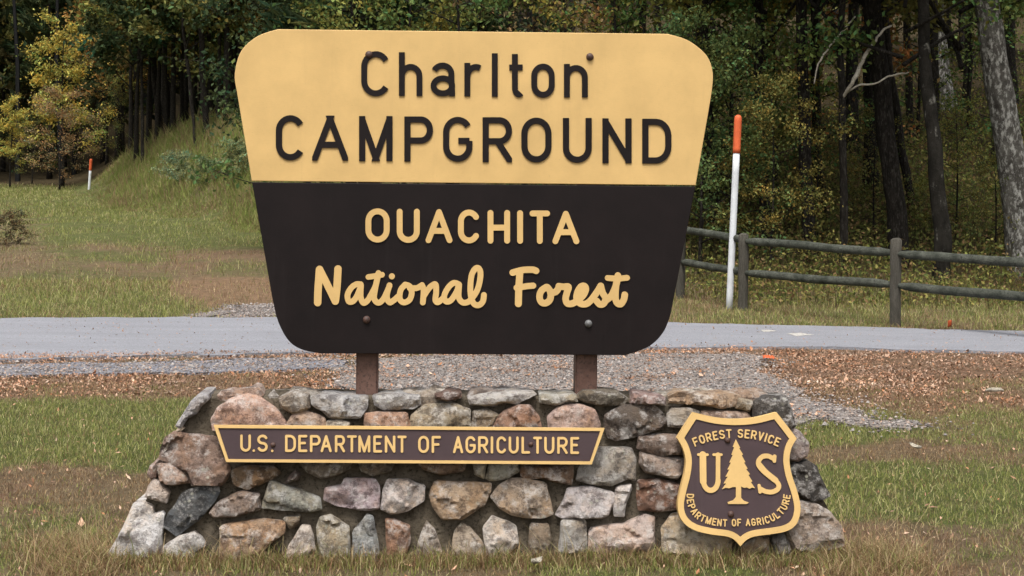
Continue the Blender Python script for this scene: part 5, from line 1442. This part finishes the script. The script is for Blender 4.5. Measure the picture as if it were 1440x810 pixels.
    for i, (x, y) in enumerate(placed):
        pr = (P1, C1, P2, B2, P1, C2)[i % 6]
        plant_tree("pine_tree" if pr in (P1, P2) else "forest_tree", pr, (x, y, gz(x, y) - .1), ("dark pine in the dense wood beyond the left clearing", "tall olive leaved tree in the dense wood beyond the left clearing", "tall high crowned pine in the dense wood beyond the left clearing", "brown leaved low branched tree in the dense wood beyond the left clearing", "dark pine in the dense wood beyond the left clearing", "tall green leaved tree in the dense wood beyond the left clearing")[i % 6], "tree", "trees of the dense left wood", (DKGREEN, OLIVE, DKGREEN, (0.09, .075, .028), DKGREEN, GREEN)[i % 6], rs.uniform(.75, 1.1), rs.uniform(0, 6.28))
    for i in range(16):
        dxr = -0.285 + 0.1 * (i + rs.uniform(.1, .9)) / 16; y = rs.uniform(63, 74) + (-0.19 - dxr) * 60; x = dxr * y
        plant_tree("bank_tree", (C1, C2)[i % 2], (x, y, gz(x, y) - .1), "slim dark trunked tree in the row along the left bank's top", "tree", "row of slim trees along the left bank", (OLIVE, YG, (0.17, 0.13, 0.04), GREEN)[i % 4], rs.uniform(.62, .8), rs.uniform(0, 6.28))
    # shrubs on the bank
    for i, (px, py, pr, sc, c, lab) in enumerate([(250, 262, S1, 1.25, (0.2, 0.24, 0.13), "pale green leafy shrub at the left end on the bank"), (292, 262, S2, 1.25, (0.13, 0.16, 0.075), "dark leafy shrub in the middle of the three on the bank"), (335, 256, S1, 1.5, (0.2, 0.23, 0.11), "tall pale green shrub on the bank beside the big sign"), (8, 345, S2, .9, (0.11, 0.085, 0.045), "dry brown shrub at the left picture edge beyond the road")]):
        g = gp(px, py); plant_tree("leafy_shrub", pr, g - Vector((0, 0, .05)), lab, "shrub", "shrubs beyond the road", c, sc * g.y / 55 * (.62 if i < 3 else 1), i * 2.0)
    # undergrowth of the right wood
    n = 95000; y = 20.6 + rs.gamma(1.6, 7.0, n); y = np.where(y > 62, rs.uniform(20.8, 40, n), y); x = rs.uniform(-0.02, 0.46, n) * y
    fx, fy = np.array([2.8, 3.51, 5.2, 6.95, 12]), np.array([22.3, 20.42, 18.27, 16.05, 11])
    y = np.maximum(y, 0); behind = y > np.interp(x, fx, fy, left=24) + 0.45 + rs.uniform(0, .5, n)
    cl = 0.5 + 0.5 * np.sin(x * 2.1 + 1.4 * np.sin(y * 1.3)) * np.cos(y * 1.7 + np.sin(x * 1.1))
    ok = behind & (rs.uniform(size=n) < .35 + .65 * cl); x, y, cl = x[ok], y[ok], cl[ok]; n = len(x)
    hh = rs.beta(1.3, 2.2, n) * (0.35 + 1.0 * cl) * np.clip((y - 18) / 8, .45, 1.2)
    C = np.stack([x, y, terrain(x, y) + hh], 1)
    pal = np.array([(0.15, 0.17, 0.05), (0.2, 0.22, 0.06), (0.28, 0.25, 0.075), (0.22, 0.14, 0.065), (0.095, 0.12, 0.038), (0.29, 0.21, 0.1)])
    pc = np.clip((rs.beta(1.5, 2.2, n) * 6 + cl - .5).astype(int), 0, 5)
    v, f, c = leaf_cloud(C, rs.uniform(.045, .115, n) * np.clip(y / 26, .8, 1.7), rs, pal[pc] * rs.uniform(.6, 1.35, (n, 1)), .5, .55)
    m = 16000; k = rs.integers(0, n, m); st = blades(x[k], y[k], terrain(x[k], y[k]), hh[k] + .12, rs.uniform(.006, .012, m), pick(np.array([(0.08, 0.06, 0.03), (0.12, 0.1, 0.05), (0.1, .11, .04)]), m, rs), rs, .4)
    tag(obj("undergrowth", npmesh("undergrowth", *[a for a in (np.concatenate([v, st[0]]), np.concatenate([f, st[1] + len(v)]))], False, np.concatenate([c, st[2]])), M_BLADE), "tangled olive and yellow undergrowth on the wooded slope behind the fence", "undergrowth", kind="stuff")
    # the mass of wood beyond
    n = 60000; y = rs.uniform(96, 150, n); x = rs.uniform(-0.55, 0.55, n) * y; hz = rs.beta(1.6, 1.4, n) * 24 + .3
    C = np.stack([x, y, terrain(x, y) + hz], 1); cl = np.sin(x * .5 + np.sin(hz * .6) * 2) * np.cos(hz * .5 + y * .3)
    pal = np.array([(0.03, 0.042, 0.018), (0.05, 0.06, 0.02), (0.08, 0.07, 0.025), (0.025, 0.035, 0.016)])
    v, f, c = leaf_cloud(C, rs.uniform(.5, 1.2, n), rs, pal[np.clip((rs.uniform(0, 3, n) + cl).astype(int), 0, 3)] * rs.uniform(.6, 1.3, (n, 1)), .3, .6)
    parts = [(v, f, c)]
    tv, tf = [], []
    for i in range(150):
        yy = rs.uniform(90, 135); xx = rs.uniform(-.5, .5) * yy; z0 = gz(xx, yy)
        a, b = tube_np([(xx, yy, z0 - .3), (xx + rs.normal(0, .3), yy, z0 + 8), (xx + rs.normal(0, .6), yy, z0 + 18)], [.2, .16, .07], 5, cap=False)
        parts.append((np.array([tuple(p) for p in a]), np.array(b), np.full((len(a), 3), .025)))
    v, f, c = cat(parts)
    tag(obj("distant_wood", npmesh("distant_wood", v, f, False, c), M_BLADE), "dark mass of distant woodland closing the view", "woodland", kind="stuff")

build_ground()
build_roads()
build_plinth()
build_main_sign()
build_dept_sign()
build_shield()
build_fence()
build_small()
build_trees()
build_grass()
build_litter()
